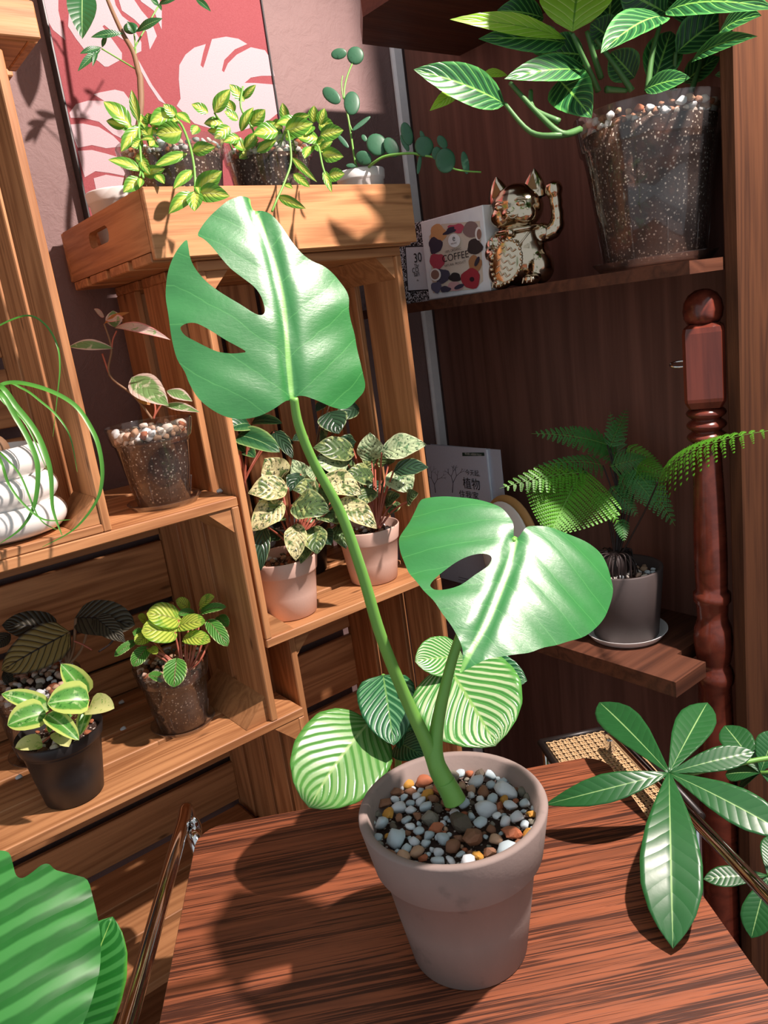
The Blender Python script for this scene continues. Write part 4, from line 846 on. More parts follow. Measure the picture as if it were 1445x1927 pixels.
# fern
c0 = V((.91, .662, .7905)); saucer(c0, .060, .011, 'white_plastic', 'white plastic saucer under the dark fern pot')
pc = c0+V((0,0,.0035)); g = Plant('potted_fern', 'feathery green fern in a dark clay pot on the lower shelf', 'potted plant', pc, 'B4', dep(pc+V((0,0,.12))), 'stem_black')
pot(g.o, pc, .105, .0575, .047, 'dark_pot', wall=.006); soil(g.o, pc, .0515, .088); pebbles(g.o, pc, .051, .091, 56, .0058, dict(white=4, cream=3, pinkish=3, tan=1), 95)
crown = pc+V((-.008, .006, .108)); blob('root_mass', crown, (.021, .021, .022), M['stem_black'], g.o)
rr = random.Random(5)
for k in range(44):
    a = rr.random()*6.28; q = V((math.cos(a), math.sin(a), 0)); tube('root_fibre', [crown+q*.01+V((0,0,.02)), crown+q*.027+V((0,0,rr.uniform(0,.02))), crown+q*rr.uniform(.024,.032)-V((0,0,.014))], .0011, M['stem_black'], g.o, 5, 4)
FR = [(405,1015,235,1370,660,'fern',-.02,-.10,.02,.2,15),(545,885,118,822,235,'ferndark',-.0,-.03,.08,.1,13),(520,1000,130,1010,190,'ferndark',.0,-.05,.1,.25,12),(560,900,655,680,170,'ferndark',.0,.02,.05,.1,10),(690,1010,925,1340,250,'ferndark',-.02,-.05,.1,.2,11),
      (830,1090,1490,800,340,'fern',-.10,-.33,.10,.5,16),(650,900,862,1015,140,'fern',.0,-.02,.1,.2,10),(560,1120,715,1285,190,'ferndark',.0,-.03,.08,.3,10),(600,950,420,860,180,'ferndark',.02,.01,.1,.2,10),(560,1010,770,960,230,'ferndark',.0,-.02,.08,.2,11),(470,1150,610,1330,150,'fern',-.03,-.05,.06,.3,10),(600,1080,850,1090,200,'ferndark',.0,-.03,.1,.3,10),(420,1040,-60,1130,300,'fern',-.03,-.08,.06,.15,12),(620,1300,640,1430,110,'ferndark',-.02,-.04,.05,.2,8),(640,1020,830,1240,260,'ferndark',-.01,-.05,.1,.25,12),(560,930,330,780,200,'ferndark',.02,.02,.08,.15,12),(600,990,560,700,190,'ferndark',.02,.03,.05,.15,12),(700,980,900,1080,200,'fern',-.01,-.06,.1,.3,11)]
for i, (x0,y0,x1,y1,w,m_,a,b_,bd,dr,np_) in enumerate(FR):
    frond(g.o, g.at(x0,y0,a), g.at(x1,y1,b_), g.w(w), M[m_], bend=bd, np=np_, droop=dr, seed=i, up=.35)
    tube('stalk', [crown, g.at((x0+620)/2+20, (y0+1400)/2+30, a*.5), g.at(x0, y0, a)], [.0014, .0010], M['stem_black'], g.o, 6, 6)
# calathea behind the table
cz = V((.60, .775, .0)); st_h = .62
g = Plant('potted_calathea', 'round silver-striped calathea standing behind the table', 'potted plant', (.545, .79, 0), 'B7', .80, 'stem')
pb = V((.545, .79, 0)); pot(g.o, pb, .30, .055, .05, 'dark_pot', wall=.006); soil(g.o, pb, .049, .27)
for x0,y0,x1,y1,w,m_,a,b_,k in [(600,505,330,885,420,'orbisoft',.03,-.05,dict(p='round',bend=.05,up=.25,corr=.008,side_bend=.02)),(655,305,702,612,258,'orbidark',.05,-.02,dict(p='broad',bend=.06,up=.3,corr=.008)),
      (930,255,1150,612,480,'orbi',.02,-.06,dict(p='round',bend=.05,up=.35,corr=.008,wave=.02)),(1005,225,795,245,195,'orbi',.03,.0,dict(p='round',bend=.07,up=.3,corr=.01)),(1010,265,1285,330,190,'orbidark',.03,.0,dict(p='broad',bend=.05,up=.3,corr=.01)),
      (740,520,880,640,190,'orbidark',.05,.03,dict(p='broad',bend=.05)),(720,600,830,660,150,'orbidark',.04,.01,dict(p='broad',bend=.05))]:
    g.leaf(x0,y0,x1,y1,w,m_,d0=a,d1=b_,nl=26,nw=8,nv=8,thick=.0005,**k)
    tube('petiole', [pb+V((0,0,.27)), (pb+V((0,0,.45))+g.at(x0,y0,a))/2+V((0,.02,0)), g.at(x0,y0,a)], [.003,.0024], M['stem'], g.o, 7)
# pachira reaching over the table from the right
hub = PZ(1259, 1455, .815)
pb = V((.93, .16, 0)); g = Plant('potted_money_tree', 'dark green money tree reaching across the right side of the table', 'potted plant', pb, 'C1', dep(hub), 'stem')
pot(g.o, pb, .26, .09, .07, 'dark_pot', wall=.006); soil(g.o, pb, .082, .23)
tube('trunk', [pb+V((0,0,.23)), pb+V((0,0,.45)), pb+V((-.02,.01,.68))], [.012,.010,.008], M['stem_brown'], g.o, 10)
tube('branch', [pb+V((-.02,.01,.68)), (pb+hub)/2+V((0,0,.40)), hub-V((0,0,.005))], [.004,.0028,.0022], M['stem'], g.o, 8)
def pl(x1, y1, w, z, bend=.04, mat='pachira', hb=None, p='obov', **k):
    q = PZ(*zp('C1', x1, y1), z); h_ = hb or hub; ww = w*ZOOM['C1'][2]*dep((q+h_)/2)/FPX
    return leaf(g.o, h_, q, ww, M[mat], p=p, bend=bend, corr=.012, nv=11, up=.45, fold=.14, nl=24, nw=6, thick=.0005, **k)
pl(485,178,215,.80,.02); pl(1072,180,200,.83,.02); pl(1328,448,142,.83,.03); pl(1520,905,215,.80,.04); pl(884,1512,315,.762,.07,curl=.02); pl(186,735,165,.785,.09,p='lance',side_bend=-.04)
h2_ = PZ(*zp('C1', 1360, 560), .74)
tube('branch', [pb+V((-.02,.01,.68)), (pb+h2_)/2+V((0,0,.38)), h2_], [.004,.0028,.0022], M['stem'], g.o, 8)
for x, y, w, z in [(1165,305,170,.76),(1445,330,150,.78),(1170,570,110,.72),(1245,640,70,.70),(1500,640,120,.72)]: pl(x, y, w, z, .04, hb=h2_)
h3_ = PZ(*zp('C1', 1400, 1120), .60)
tube('branch', [pb+V((-.02,.01,.60)), (pb+h3_)/2+V((0,0,.32)), h3_], [.004,.0028,.0022], M['stem'], g.o, 8)
for x, y, w, z in [(1050,1140,115,.60),(1310,1460,160,.55),(1420,900,100,.62),(1500,1350,140,.55)]: pl(x, y, w, z, .05, hb=h3_)
# broad striped leaf in the lower left corner
pb = V((-.02, .50, 0)); g = Plant('potted_calathea', 'broad striped calathea leaf in the lower left corner', 'potted plant', pb, 'P', .47, 'stem')
pot(g.o, pb, .30, .08, .065, 'dark_pot', wall=.006); soil(g.o, pb, .073, .27)
lb0 = g.at(-70, 2120, .0)
bo = [(-60,2140),(-150,2050),(-200,1950),(-210,1830),(-180,1720),(-120,1640),(-60,1600),(-10,1600),(16,1604),(24,1625),(30,1646),(42,1651),(60,1640),(78,1626),(92,1624),(106,1636),(140,1642),(164,1650),(174,1680),(184,1725),(189,1765),(186,1820),(172,1880),(150,1935),(110,2010),(50,2080),(0,2120)]
bn = (-ray(20, 1780)).normalized()*.8+UPZ*.5
def db(dist, t, s, v):
    return -1.2*dist*dist-.0005*math.cos(2*math.pi*(v-dist/.11*.3)*9)*min(1, dist/.02)+.003*math.sin(v*22+1)*min(1, dist/.08)**2
traced(g.o, bo, [], [(-70,2125),(-66,1950),(-52,1780),(-30,1602)], PD(10, 1800, .50), bn, db, M['bigorbi'], step=.0055, halfw=.10)
g.leaf(120,1960,212,1725,150,'bigorbi',d0=.05,d1=.08,p='broad',bend=.06,up=.2,corr=.014,nv=8,nl=20,nw=6,thick=.0005)
tube('petiole', [pb+V((0,0,.27)), (pb+V((0,0,.45))+lb0)/2, lb0], [.004,.003], M['stem'], g.o, 8); tube('petiole', [pb+V((.01,0,.27)), (pb+V((0,0,.5))+g.at(120,1960,.05))/2, g.at(120,1960,.05)], [.004,.003], M['stem'], g.o, 8)
# ------------------------------------------------------------------ printed lettering
def lettering(s, c, right, up, h, mat, parent, name='lettering', out=None, width=None):
    cu = bpy.data.curves.new(name, 'FONT'); cu.body = s; cu.size = 1; cu.align_x = 'CENTER'; cu.align_y = 'CENTER'
    t_ = bpy.data.objects.new(name, cu); COL.objects.link(t_); dg = bpy.context.evaluated_depsgraph_get(); dg.update()
    me = bpy.data.meshes.new_from_object(t_.evaluated_get(dg)); bpy.data.objects.remove(t_)
    if not me.vertices: return None
    right, up = V(right).normalized(), V(up).normalized(); n_ = right.cross(up)
    xs = [v.co.x for v in me.vertices]; ys = [v.co.y for v in me.vertices]; sy = h/(max(ys)-min(ys)); sx = sy if not width else width/(max(xs)-min(xs))
    cx, cy = (max(xs)+min(xs))/2, (max(ys)+min(ys))/2
    vs = [V(c)+right*(v.co.x-cx)*sx+up*(v.co.y-cy)*sy+n_*.0004 for v in me.vertices]
    return mk(name, vs, [tuple(p.vertices) for p in me.polygons], mat, parent, False)
INK = {}
def ink(h):
    if h not in INK: INK[h] = plain('print_%02x%02x%02x' % h, S(h), .55, var=.06, scale=300, bump=0)
    return INK[h]
def ell(cx, cy, rx, ry, n=18, a=0, wob=0, seed=0):
    r_ = random.Random(seed); L = []
    for k in range(n):
        t_ = 2*math.pi*k/n; q = 1+wob*math.sin(3*t_+seed)+wob*.6*math.sin(5*t_+seed*2); x, y = rx*q*math.cos(t_), ry*q*math.sin(t_); L.append((cx+x*math.cos(a)-y*math.sin(a), cy+x*math.sin(a)+y*math.cos(a)))
    return L
def decal(parent, pts, z, proj_, mat, out, name='print', t=.0003):
    """flat printed shape lying on a face; out points off the face"""
    P = [proj_(*zp(z, *p)) for p in pts]; P = [p+V(out)*t for p in P]
    v2 = [V((p.dot(RGT), p.dot(UPV))) for p in P]; n_ = len(P)
    vv, _, fs, *_r = geometry.delaunay_2d_cdt(v2, [(i, (i+1)%n_) for i in range(n_)], [], 1, 1e-7)
    idx = [min(range(n_), key=lambda k: (v2[k]-q).length) for q in vv]
    return mk(name, P, [tuple(idx[k] for k in f) for f in fs if len({idx[k] for k in f}) == 3], mat, parent, False)

# ------------------------------------------------------------------ picture on the back wall
px0, px1, pz0, pz1, py = .400, .737, 1.475, 1.96, 1.128
pc_ = thing('framed_picture', 'dusty red canvas print of pale monstera leaves on the back wall', 'picture', ((px0+px1)/2, py, pz0))
b = MB('canvas_print'); v = b.coord(); n = b.noise(v, 700, 3); n2 = b.noise(v, 7, 3)
b.set(b.mix(n, b.mix(n2, S((120,42,48)), S((132,56,60))), S((148,76,80))), .85); b.bump(n, .4, .001); M['canvas'] = b.m
b = MB('pale_leaf_print'); v = b.coord(); n = b.noise(v, 600, 3); b.set(b.mix(n, S((164,142,146)), S((184,162,166))), .85); b.bump(n, .4, .001); M['palep'] = b.m
board('canvas', (px0+.003, py, pz0+.003), (px1-.003, py+.016, pz1-.003), M['canvas'], pc_, 'x', 0)
for lo, hi, a in (((px0, py-.003, pz0), (px0+.003, py+.016, pz1), 'z'), ((px1-.003, py-.003, pz0), (px1, py+.016, pz1), 'z'), ((px0, py-.003, pz0), (px1, py+.016, pz0+.003), 'x'), ((px0, py-.003, pz1-.003), (px1, py+.016, pz1), 'x')):
    board('frame_strip', lo, hi, M['black_pot'], pc_, a, .0006)
onpic = lambda x, y: PY(x, y, py)
for i, L in enumerate([
    [(255,-160),(320,-150),(330,0),(330,60),(350,150),(370,228),(300,170),(262,105),(240,30)],
    [(410,-40),(390,60),(385,150),(430,220),(500,310),(560,350),(592,378),(612,378),(690,335),(690,300),(640,230),(580,150),(590,142),(660,200),(720,240),(760,310),(800,290),(800,240),(740,130),(690,90),(655,30),(640,-30),(560,-100),(460,-100)],
    [(655,-60),(690,60),(760,110),(830,180),(848,282),(870,240),(888,205),(860,130),(800,60),(760,0),(740,-60)],
    [(770,-40),(800,10),(870,60),(915,168),(916,60),(895,-40)],
    [(1000,600),(1022,560),(1012,450),(1015,370),(1050,310),(1100,270),(1165,250),(1150,300),(1135,370),(1150,385),(1165,340),(1180,290),(1200,222),(1280,208),(1350,220),(1400,250),(1330,280),(1270,340),(1256,400),(1268,410),(1290,360),(1340,310),(1420,268),(1500,285),(1530,330),(1555,430),(1480,430),(1420,440),(1385,470),(1440,470),(1560,480),(1575,640),(1500,700),(1300,760),(1100,700)],
    [(780,335),(800,370),(860,480),(940,592),(900,570),(840,480),(775,360)],
    [(530,535),(560,525),(650,508),(700,520),(760,600),(800,720),(720,800),(640,760),(560,690),(470,668),(400,668),(392,640),(430,590),(500,570),(590,572)],
    [(400,705),(470,700),(560,720),(640,770),(700,830),(600,840),(520,822),(440,838),(420,790)],
    [(440,855),(520,850),(600,870),(700,900),(720,1000),(620,980),(540,970),(480,1005),(460,940)],
    [(530,1010),(600,990),(720,1010),(760,1150),(640,1180),(560,1150)]]):
    decal(pc_, L, 'A1', onpic, M['palep'], (0, -1, 0), 'leaf_print', .0004)

# ------------------------------------------------------------------ coffee box and book on the cat shelf
BX = .838
bx_ = thing('coffee_box', 'white coffee box with a patterned window on the shelf beside the gold cat', 'box', (BX+.015, .872, 1.315))
board('carton', (BX, .804, 1.315), (BX+.03, .938, 1.432), M['white_trim'], bx_, 'y', .0015)
onb = lambda x, y: PX(x, y, BX)
dcl = lambda L, h, t=.0003: decal(bx_, L, 'A6', onb, ink(h), (-1, 0, 0), 'print', t)
dcl([(270,660),(365,568),(655,545),(680,1000),(610,1062),(302,1090)], (222,206,188))
for L, h in [(ell(340,640,62,70,wob=.1,seed=1),(222,166,112)),(ell(320,730,52,62,wob=.12,seed=2),(70,62,78)),(ell(335,850,58,62,wob=.1,seed=3),(190,74,92)),(ell(480,600,62,34,wob=.15,seed=4),(198,84,104)),(ell(430,620,50,22,wob=.2,seed=5,a=-.5),(58,56,72)),
             (ell(590,610,60,62,wob=.05,seed=6),(142,116,112)),(ell(620,740,58,60,wob=.08,seed=7),(62,52,50)),(ell(620,870,50,66,wob=.1,seed=8),(176,124,84)),(ell(370,960,62,56,wob=.08,seed=9),(78,74,92)),(ell(330,1045,40,42,wob=.1,seed=10),(96,96,120)),
             (ell(590,980,72,78,wob=.07,seed=11),(168,52,62)),(ell(470,970,46,34,wob=.1,seed=12),(50,44,46)),(ell(470,1040,60,36,wob=.1,seed=13),(206,160,160)),(ell(400,1060,40,24,wob=.1,seed=14),(70,66,84)),(ell(600,985,18,18),(52,30,34)),(ell(650,640,26,52,wob=.0),(240,236,232)),(ell(655,645,18,40,wob=.0),(150,110,96)),
             (ell(325,950,42,48),(244,240,234)),(ell(323,950,31,36),(150,112,98)),(ell(505,1040,40,16,a=-.4),(62,58,76)),(ell(640,850,14,40,a=.4),(58,52,64)),(ell(468,692,46,52),(246,246,244))]: dcl(L, h, .0005+.00008*len(bx_.children))
RD = (0, -1, 0); PT = lambda x, y, X=BX: PX(*zp('A6', x, y), X)+V((-.0026, 0, 0))
lettering('100% ORGANIC', PT(462,766), RD, UPZ, .0034, ink((40,36,36)), bx_, width=.034); lettering('COFFEE', PT(478,812), RD, UPZ, .0098, ink((36,30,30)), bx_, width=.056); lettering('NATURAL PRODUCT', PT(476,868), RD, UPZ, .0034, ink((40,36,36)), bx_, width=.046)
lettering('e', PT(468,680), RD, UPZ, .006, ink((90,90,90)), bx_); lettering('ORGANIC', PT(468,713), RD, UPZ, .002, ink((90,70,60)), bx_)
b = MB('scroll_pattern'); v = b.coord(); vo = E(b.nt, b.voro(v, 120, 'DISTANCE_TO_EDGE')); w_ = b.noise(v, 180, 2, .5, 2.5)
b.set(b.mix(w_.step(.5, .54), S((28,28,32)), S((222,226,232))), .5); M['scroll'] = b.m
bk_ = thing('book', 'black and white patterned book behind the coffee box', 'book', (.86, .99, 1.315))
board('cover', (.852, .93, 1.315), (.853, 1.04, 1.435), M['scroll'], bk_, 'y', 0); board('pages', (.853, .932, 1.316), (.866, 1.038, 1.434), M['white_trim'], bk_, 'y', 0); board('back_cover', (.866, .93, 1.315), (.867, 1.04, 1.435), M['scroll'], bk_, 'y', 0)
onk = lambda x, y: PX(x, y, .852)
decal(bk_, [(88,735),(260,728),(280,1070),(108,1082)], 'A6', onk, ink((30,30,34)), (-1,0,0), 'print', .0004); decal(bk_, [(96,745),(260,738),(280,1060),(116,1070)], 'A6', onk, ink((220,228,236)), (-1,0,0), 'print', .0008)
PK = lambda x, y: PX(*zp('A6', x, y), .852)+V((-.0012, 0, 0))
lettering('30', PK(190,820), RD, UPZ, .014, ink((28,28,32)), bk_); lettering('Thr', PK(182,882), RD, UPZ, .0055, ink((28,28,32)), bk_); lettering('CO', PK(172,915), RD, UPZ, .0075, ink((28,28,32)), bk_); lettering('san', PK(182,948), RD, UPZ, .005, ink((28,28,32)), bk_); lettering('illu', PK(190,992), RD, UPZ, .003, ink((28,28,32)), bk_)
# upright book on the lower shelf
lb_ = thing('book', 'pale blue plant book standing open behind the split leaf', 'book', (.95, 1.0, .79)); LX = .93
board('cover', (LX, .94, .7905), (LX+.0012, 1.10, 1.058), ink((204,213,232)), lb_, 'y', 0); board('pages', (LX+.0012, .943, .792), (LX+.014, 1.098, 1.055), M['white_trim'], lb_, 'y', 0)
prism('back_cover', [V((LX+.0145, 1.10, .7905)), V((LX+.0145, 1.10, 1.056)), V((LX+.006, .912, 1.056)), V((LX+.006, .912, .7905))], (.001, 0, 0), ink((196,204,220)), lb_)
PL = lambda x, y: PX(*zp('B3', x, y), LX)+V((-.0006, 0, 0)); onl = lambda x, y: PX(x, y, LX)
decal(lb_, [(408,162),(538,162),(540,182),(409,183)], 'B3', onl, ink((28,62,52)), (-1,0,0), 'print', .0003)
lettering('專為懶人&園藝新手設計!', PL(474,172), RD, UPZ, .0042, ink((214,226,222)), lb_, width=.042)
lettering('今天起,', PL(470,282), RD, UPZ, .0115, ink((46,50,62)), lb_, width=.036); lettering('植物', PL(463,345), RD, UPZ, .021, ink((30,32,42)), lb_, width=.043); lettering('住我家', PL(448,412), RD, UPZ, .0145, ink((46,50,62)), lb_, width=.05)
for k, y in enumerate((905, 920)): lettering('________', PL(420, y), RD, UPZ, .0008, ink((40,40,60)), lb_, width=.03)
rr = random.Random(4)
def twig(x, y, dx, dy, n_, w):
    if n_ == 0: return
    x1, y1 = x+dx, y+dy; nx = (-dy, dx); l = math.hypot(dx, dy); ox, oy = nx[0]/l*w, nx[1]/l*w
    decal(lb_, [(x-ox,y-oy),(x+ox,y+oy),(x1+ox*.7,y1+oy*.7),(x1-ox*.7,y1-oy*.7)], 'B3', onl, ink((62,66,88)), (-1,0,0), 'twig_print', .0003)
    for s in (-1, 1):
        a = s*rr.uniform(.25, .7); q = rr.uniform(.62, .85); twig(x1, y1, (dx*math.cos(a)-dy*math.sin(a))*q, (dx*math.sin(a)+dy*math.cos(a))*q, n_-1, w*.75)
twig(350, 400, 4, -60, 5, 2.4); twig(250, 400, -6, -50, 5, 2.2)
# round ornament between book and fern
og = thing('ornament', 'white oval ornament with a tan border beside the plant book', 'ornament', (.905, .885, .79))
blob('border', (.912, .885, .888), (.010, .068, .0975), plain('tan_wood', S((196,150,92)), .5), og, None, 28, 20); blob('face', (.9, .885, .888), (.007, .060, .089), M['white'], og, None, 28, 20)
tube('line', [V((.8935, .918, .86)), V((.8925, .905, .845)), V((.8925, .893, .85))], .0018, M['black'], og, 6); blob('eye', (.8945, .872, .955), (.002, .004, .004), M['black'], og, None, 10, 8)

# ------------------------------------------------------------------ gold lucky cat
co = V((.872, .77, 1.315)); cf, cr = V((-.93, -.36, 0)).normalized(), V((.36, -.93, 0)).normalized()
ct = thing('lucky_cat', 'shiny gold beckoning cat figurine with raised paw on the shelf', 'figurine', co); SC = 1.06
cq = Matrix((cr, cf, UPZ)).transposed(); CP = lambda x, y, z: co+(cr*x+cf*y+UPZ*z)*SC
def merged(name, parts, vox=.0022):
    vs, fs = [], []
    for c_, r_ in parts:
        b0 = len(vs); seg, ring = 20, 14; q = CP(*c_)
        for i in range(ring+1):
            th = math.pi*i/ring
            for k in range(seg): a = 2*math.pi*k/seg; vs.append(q+cq @ V((r_[0]*math.sin(th)*math.cos(a), r_[1]*math.sin(th)*math.sin(a), r_[2]*math.cos(th)))*SC)
        for i in range(ring):
            for k in range(seg): fs.append((b0+i*seg+k, b0+(i+1)*seg+k, b0+(i+1)*seg+(k+1)%seg, b0+i*seg+(k+1)%seg))
    o = mk(name, vs, fs, M['gold'], ct); m_ = o.modifiers.new('blend', 'REMESH'); m_.mode = 'VOXEL'; m_.voxel_size = vox; m_.use_smooth_shade = True
    s_ = o.modifiers.new('smooth', 'SMOOTH'); s_.iterations = 4; return o
merged('body', [((0,0,.036),(.038,.033,.036)),((0,.004,.058),(.030,.026,.030)),((-.027,.008,.022),(.018,.022,.022)),((.027,.008,.022),(.018,.022,.022)),((-.020,.032,.007),(.012,.015,.007)),((.022,.032,.007),(.012,.015,.007)),((.032,.002,.064),(.012,.012,.012)),((-.030,.010,.058),(.012,.014,.014))])
merged('head', [((0,.004,.098),(.036,.029,.028)),((-.014,.018,.090),(.018,.014,.015)),((.014,.018,.090),(.018,.014,.015)),((0,.028,.091),(.012,.008,.008)),((0,.004,.112),(.026,.022,.018))])
merged('raised_arm', [((.038,.0,.062),(.012,.011,.011)),((.045,.0,.064),(.011,.011,.011)),((.051,.0,.071),(.010,.010,.012)),((.053,.002,.083),(.0085,.009,.013)),((.053,.004,.098),(.0085,.009,.013)),((.052,.006,.112),(.0115,.011,.0115)),((.047,.012,.116),(.004,.004,.004)),((.052,.014,.117),(.004,.004,.004)),((.057,.012,.116),(.004,.004,.004))])
merged('holding_arm', [((-.034,.014,.055),(.010,.012,.013)),((-.032,.026,.046),(.009,.011,.010)),((-.025,.034,.042),(.010,.008,.009)),((-.022,.040,.044),(.004,.004,.005)),((-.027,.040,.042),(.004,.004,.005))])
for s in (-1, 1):
    x = s*.022; tipv = CP(x+s*.004, .0, .143); L = [CP(x-.014, -.006, .112), CP(x+.014, -.006, .112), CP(x+.013, .008, .112), CP(x-.013, .008, .112)]
    vs, fs = [], []
    for i in range(7):
        t_ = i/6; r_ = (1-t_**2.1)*.0165+.0008
        for k in range(14): a = 2*math.pi*k/14; vs.append(CP(x+s*.004*t_+r_*math.cos(a), r_*.62*math.sin(a), .108+.035*t_))
    for i in range(6):
        for k in range(14): fs.append((i*14+k, i*14+(k+1)%14, (i+1)*14+(k+1)%14, (i+1)*14+k))
    ea = mk('ear', vs, fs, M['gold'], ct); prism('inner_ear', [CP(x-.008+s*.001, .0095, .117), CP(x+.008+s*.001, .0095, .117), CP(x+s*.004, .0045, .137)], cf*.001, plain('dark_gold', S((120,90,60)), .2, 1), ea)
    blob('eye', CP(s*.015, .030, .101), (.0065, .003, .0035), M['gold'], ct, cq, 14, 10); tube('brow', [CP(s*.008, .031, .106), CP(s*.016, .031, .1085), CP(s*.023, .026, .105)], .0009, M['gold'], ct, 6); tube('mouth', [CP(0, .0365, .0885), CP(s*.005, .036, .085), CP(s*.011, .033, .088)], .0009, M['gold'], ct, 6)
    for k in (-1, 0, 1): tube('toe_line', [CP(s*.021+k*.005, .044, .010), CP(s*.021+k*.006, .0475, .003)], .0011, M['gold'], ct, 5)
blob('nose', CP(0, .0375, .0925), (.0028, .002, .002), M['gold'], ct, cq, 12, 8)
P_ = [CP(.030*math.cos(a), .028*math.sin(a)+.004, .0735-.003*math.sin(a)) for a in [k*math.pi/14 for k in range(29)]]; tube('collar', P_, .0028, M['gold'], ct, 8, 1); blob('bell', CP(0, .035, .068), (.0055,.0055,.0055), M['gold'], ct, cq, 16, 12)
kq = cq @ Matrix.Rotation(math.radians(20), 3, 'Y'); kc = CP(-.006, .042, .033); kb = blob('coin_plate', kc, (.021*SC, .004, .028*SC), M['gold'], ct, kq, 28, 12)
for k in range(24): a = k/24*6.283; blob('bead', kc+kq @ V((.0205*SC*math.cos(a), .0018, .0275*SC*math.sin(a))), (.0024,.0024,.0024), M['gold'], kb, None, 8, 6)
for r_ in range(5): tube('mark', [kc+kq @ V(((-.012+.005*i)*SC*(1-abs(r_-2)*.12), .0042, (-.016+.008*r_+(.0022 if i % 2 else -.0016))*SC)) for i in range(6)], .001, M['gold'], kb, 5, 4)
for s in (-1, 1): tube('bib_edge', [CP(s*.022, .024, .066), CP(s*.014, .031, .056), CP(.002, .034, .046)], .0014, M['gold'], ct, 6)

# ------------------------------------------------------------------ turned newel post by the bookcase
bc = V((.928, .533, 0)); kz = lambda z: 1.3-(1.3-z)*1.072 if z > 0 else 0; zb = lambda y: PY(1322, y, .497).z
nb = thing('turned_post', 'turned dark red wooden post with round finial beside the fern shelf', 'post', bc)
h_ = .0284
q0 = Matrix.Rotation(math.radians(28), 3, 'Z')
b2 = .004; zt, zlo = 1.243, 1.149
vs, fs = [], []
prof_ = [(h_*.80, zlo-.004), (h_*.98, zlo+.004), (h_, zlo+.008), (h_, zt-.010), (h_*.95, zt-.004), (h_*.72, zt)]
sq = [(1,1-.16),(1-.16,1),(-1+.16,1),(-1,1-.16),(-1,-1+.16),(-1+.16,-1),(1-.16,-1),(1,-1+.16)]
for r_, z in prof_:
    for x, y in sq: vs.append(bc+q0 @ V((x*r_*.86, y*r_*.86, kz(z))))
for i in range(len(prof_)-1):
    for k in range(8): fs.append((i*8+k, i*8+(k+1)%8, (i+1)*8+(k+1)%8, (i+1)*8+k))
fs += [tuple(range(8))[::-1], tuple((len(prof_)-1)*8+k for k in range(8))]
GX = Matrix(((0,0,-1),(0,1,0),(1,0,0)))
mk('block', vs, fs, M['baluster'], nb, False, rot=GX)
lathe('finial', [(r_*1.072, kz(z)) for r_, z in [(0, 1.282), (.008, 1.281), (.016, 1.276), (.0208, 1.268), (.0225, 1.258), (.0212, 1.249), (.018, 1.2435), (0, 1.2435)]], bc, M['baluster'], nb, 32)
S_ = [(0, 1.1448)]
for k in range(3):
    zt_ = 1.1446-k*.0145
    for a in range(7): t_ = a/6; S_.append((.0165+.0065*math.sin(math.pi*t_), zt_-.0138*t_))
S_ += [(.0155, 1.1), (.0168, 1.07), (.0185, 1.03), (.0195, .985), (.0198, .95), (.0192, .918), (.0188, .910), (.0225, .906), (.0225, .896), (.0195, .892), (.0185, .876), (.0188, .870), (.0225, .860), (.0240, .845), (.0232, .828), (.0205, .812), (.0196, .806), (.0225, .800), (.0245, .792), (.0235, .782), (.0205, .776), (.0215, .73), (.0235, .66), (.0245, .58), (.0235, .5), (.0245, .3), (.0255, 0), (0, 0)]
lathe('shaft', [(r_*1.072, kz(z)) for r_, z in S_], bc, M['baluster'], nb, 36)
dirn = V((-.45, .89, 0)).normalized(); rc_ = bc+dirn*.016+V((0, 0, kz(1.198))); side = V((0,0,1))
rp = [rc_+dirn*(.012+.013*math.cos(a))+dirn.cross(UPZ)*.006*math.sin(a)+UPZ*.003*math.sin(a) for a in [k*2*math.pi/20 for k in range(21)]]
tube('hook_ring', rp, .0016, M['chrome'], nb, 8, 1)

# ------------------------------------------------------------------ chrome and cane chair at the table
ch = thing('cane_chair', 'chrome tube chair with woven cane seat tucked in at the right of the table', 'chair', (.70, .45, 0))
TR = .0068
A_, B_ = PZ(1148, 1376, .735), PZ(1470, 1712, .735); e_ = (B_-A_).normalized()
tube('chrome_rail', [V((A_.x, A_.y, 0))-e_*.004, A_-e_*.004-UPZ*.25, A_-e_*.004-UPZ*.03, A_-UPZ*.006+e_*.0, A_+e_*.012, A_+e_*.05, A_+e_*.2, B_, B_+e_*.12], TR, M['chrome'], ch, 14, 6)
Cn = [PZ(1058, 1334, .70), PZ(1162, 1372, .70), PZ(1330, 1560, .70), PZ(1120, 1600, .70)]
eu = (Cn[2]-Cn[1]).normalized(); ev = UPZ.cross(eu).normalized(); o_ = Cn[1]+ev*.0
Lu, Lv = .20, .105
ev = ev if (Cn[0]-Cn[1]).dot(ev) > 0 else -ev
vs, fs = [], []
def strip(a, b_, w_, z_):
    d = (b_-a).normalized(); s_ = d.cross(UPZ)*w_; i = len(vs); h2 = UPZ*.0005
    a, b_ = a+UPZ*z_, b_+UPZ*z_
    vs.extend([a-s_+h2, a+s_+h2, b_+s_+h2, b_-s_+h2, a-s_-h2, a+s_-h2, b_+s_-h2, b_-s_-h2]); fs.extend([(i,i+1,i+2,i+3),(i+7,i+6,i+5,i+4),(i,i+4,i+5,i+1),(i+1,i+5,i+6,i+2),(i+2,i+6,i+7,i+3),(i+3,i+7,i+4,i)])
sp = .0098; Q = lambda a, b_: o_+eu*a+ev*b_
k = 0
while k*sp < Lu:
    for dd in (-.0012, .0012): strip(Q(k*sp+dd, 0), Q(k*sp+dd, Lv), .0009, 0)
    k += 1
k = 0
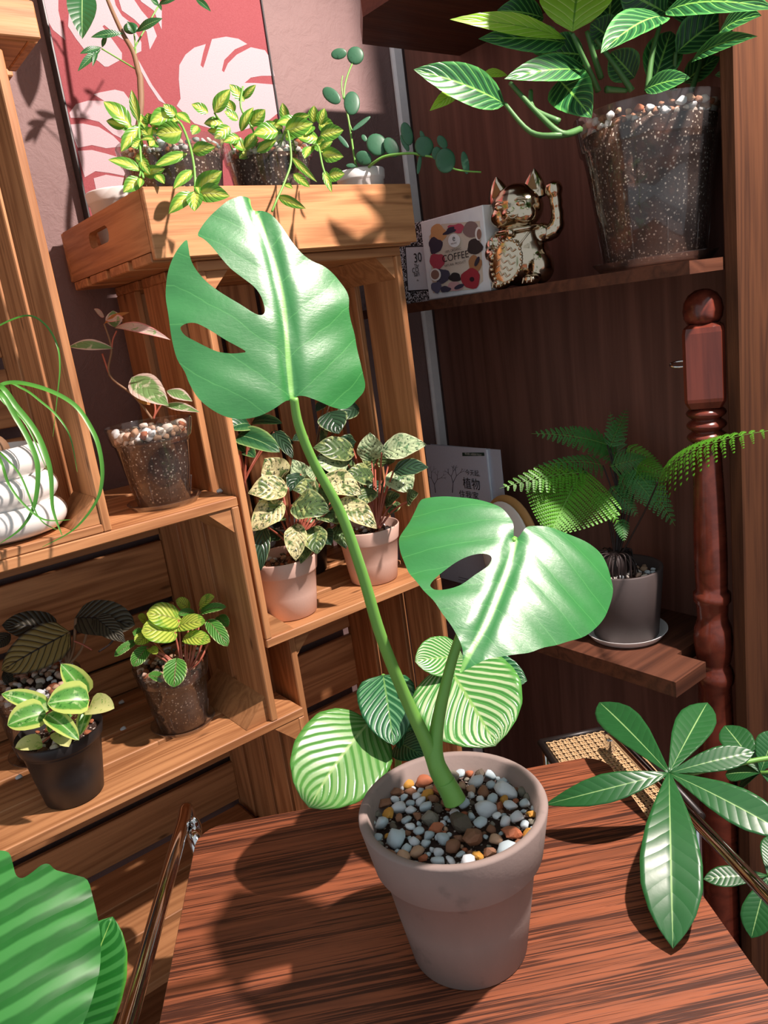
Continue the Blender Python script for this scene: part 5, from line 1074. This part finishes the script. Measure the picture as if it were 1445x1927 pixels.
while k*sp < Lv:
    for dd in (-.0012, .0012): strip(Q(0, k*sp+dd), Q(Lu, k*sp+dd), .0009, .0009)
    k += 1
for k in range(-int(Lv/sp)-1, int(Lu/sp)+int(Lv/sp)+1):
    for sg in (1, -1):
        pts = []
        a0 = k*sp+sp/2
        t0, t1 = 0.0, Lv
        x0, x1 = a0, a0+sg*Lv
        lo, hi = 0.0, 1.0
        for lim, s2 in ((0.0, 1), (Lu, -1)):
            f0, f1 = s2*(x0-lim), s2*(x1-lim)
            if f0 < 0 and f1 < 0: lo = 2
            elif f0*f1 < 0:
                r_ = f0/(f0-f1)
                if f0 < 0: lo = max(lo, r_)
                else: hi = min(hi, r_)
        if lo < hi: strip(Q(x0+(x1-x0)*lo, Lv*lo), Q(x0+(x1-x0)*hi, Lv*hi), .0011, .0018)
w_ = mk('cane_weave', vs, fs, M['cane'], ch, False); w_['kind'] = 'stuff'
fr = plain('dark_seat_frame', S((34,28,26)), .4)
for a, b_ in ((Q(-.006, -.006), Q(-.006, Lv+.006)), (Q(Lu+.006, -.006), Q(Lu+.006, Lv+.006)), (Q(-.006, Lv+.006), Q(Lu+.006, Lv+.006)), (Q(-.006, -.006), Q(Lu+.006, -.006))): tube('seat_frame', [a, b_], .005, fr, ch, 8, 1)
for q in (Q(0, Lv), Q(Lu, Lv), Q(Lu, 0)): tube('chair_leg', [q-UPZ*.004, V((q.x, q.y, 0))], TR, M['chrome'], ch, 10, 1)
lc = thing('chrome_chair', 'chrome tube chair frame at the left edge of the table', 'chair', (.2, .7, 0))
A_, B_ = PZ(351, 1524, .745), PZ(232, 1955, .745); e_ = (B_-A_).normalized(); dn = PZ(376, 1608, .715)
tube('chrome_rail', [V((dn.x+.01, dn.y-.01, 0)), V((dn.x+.008, dn.y-.008, .55)), dn, dn*.4+A_*.6-UPZ*.002, A_+UPZ*.001, A_+e_*.03, A_*.6+B_*.4, B_, B_+e_*.03, B_+e_*.05-UPZ*.03, V(((B_+e_*.05).x, (B_+e_*.05).y, 0))], .0085, M['chrome'], lc, 14, 8)
blob('end_cap', (A_*.5+dn*.5)+V((.004,-.002,.004)), (.007, .007, .016), M['chrome'], lc, None, 14, 10)
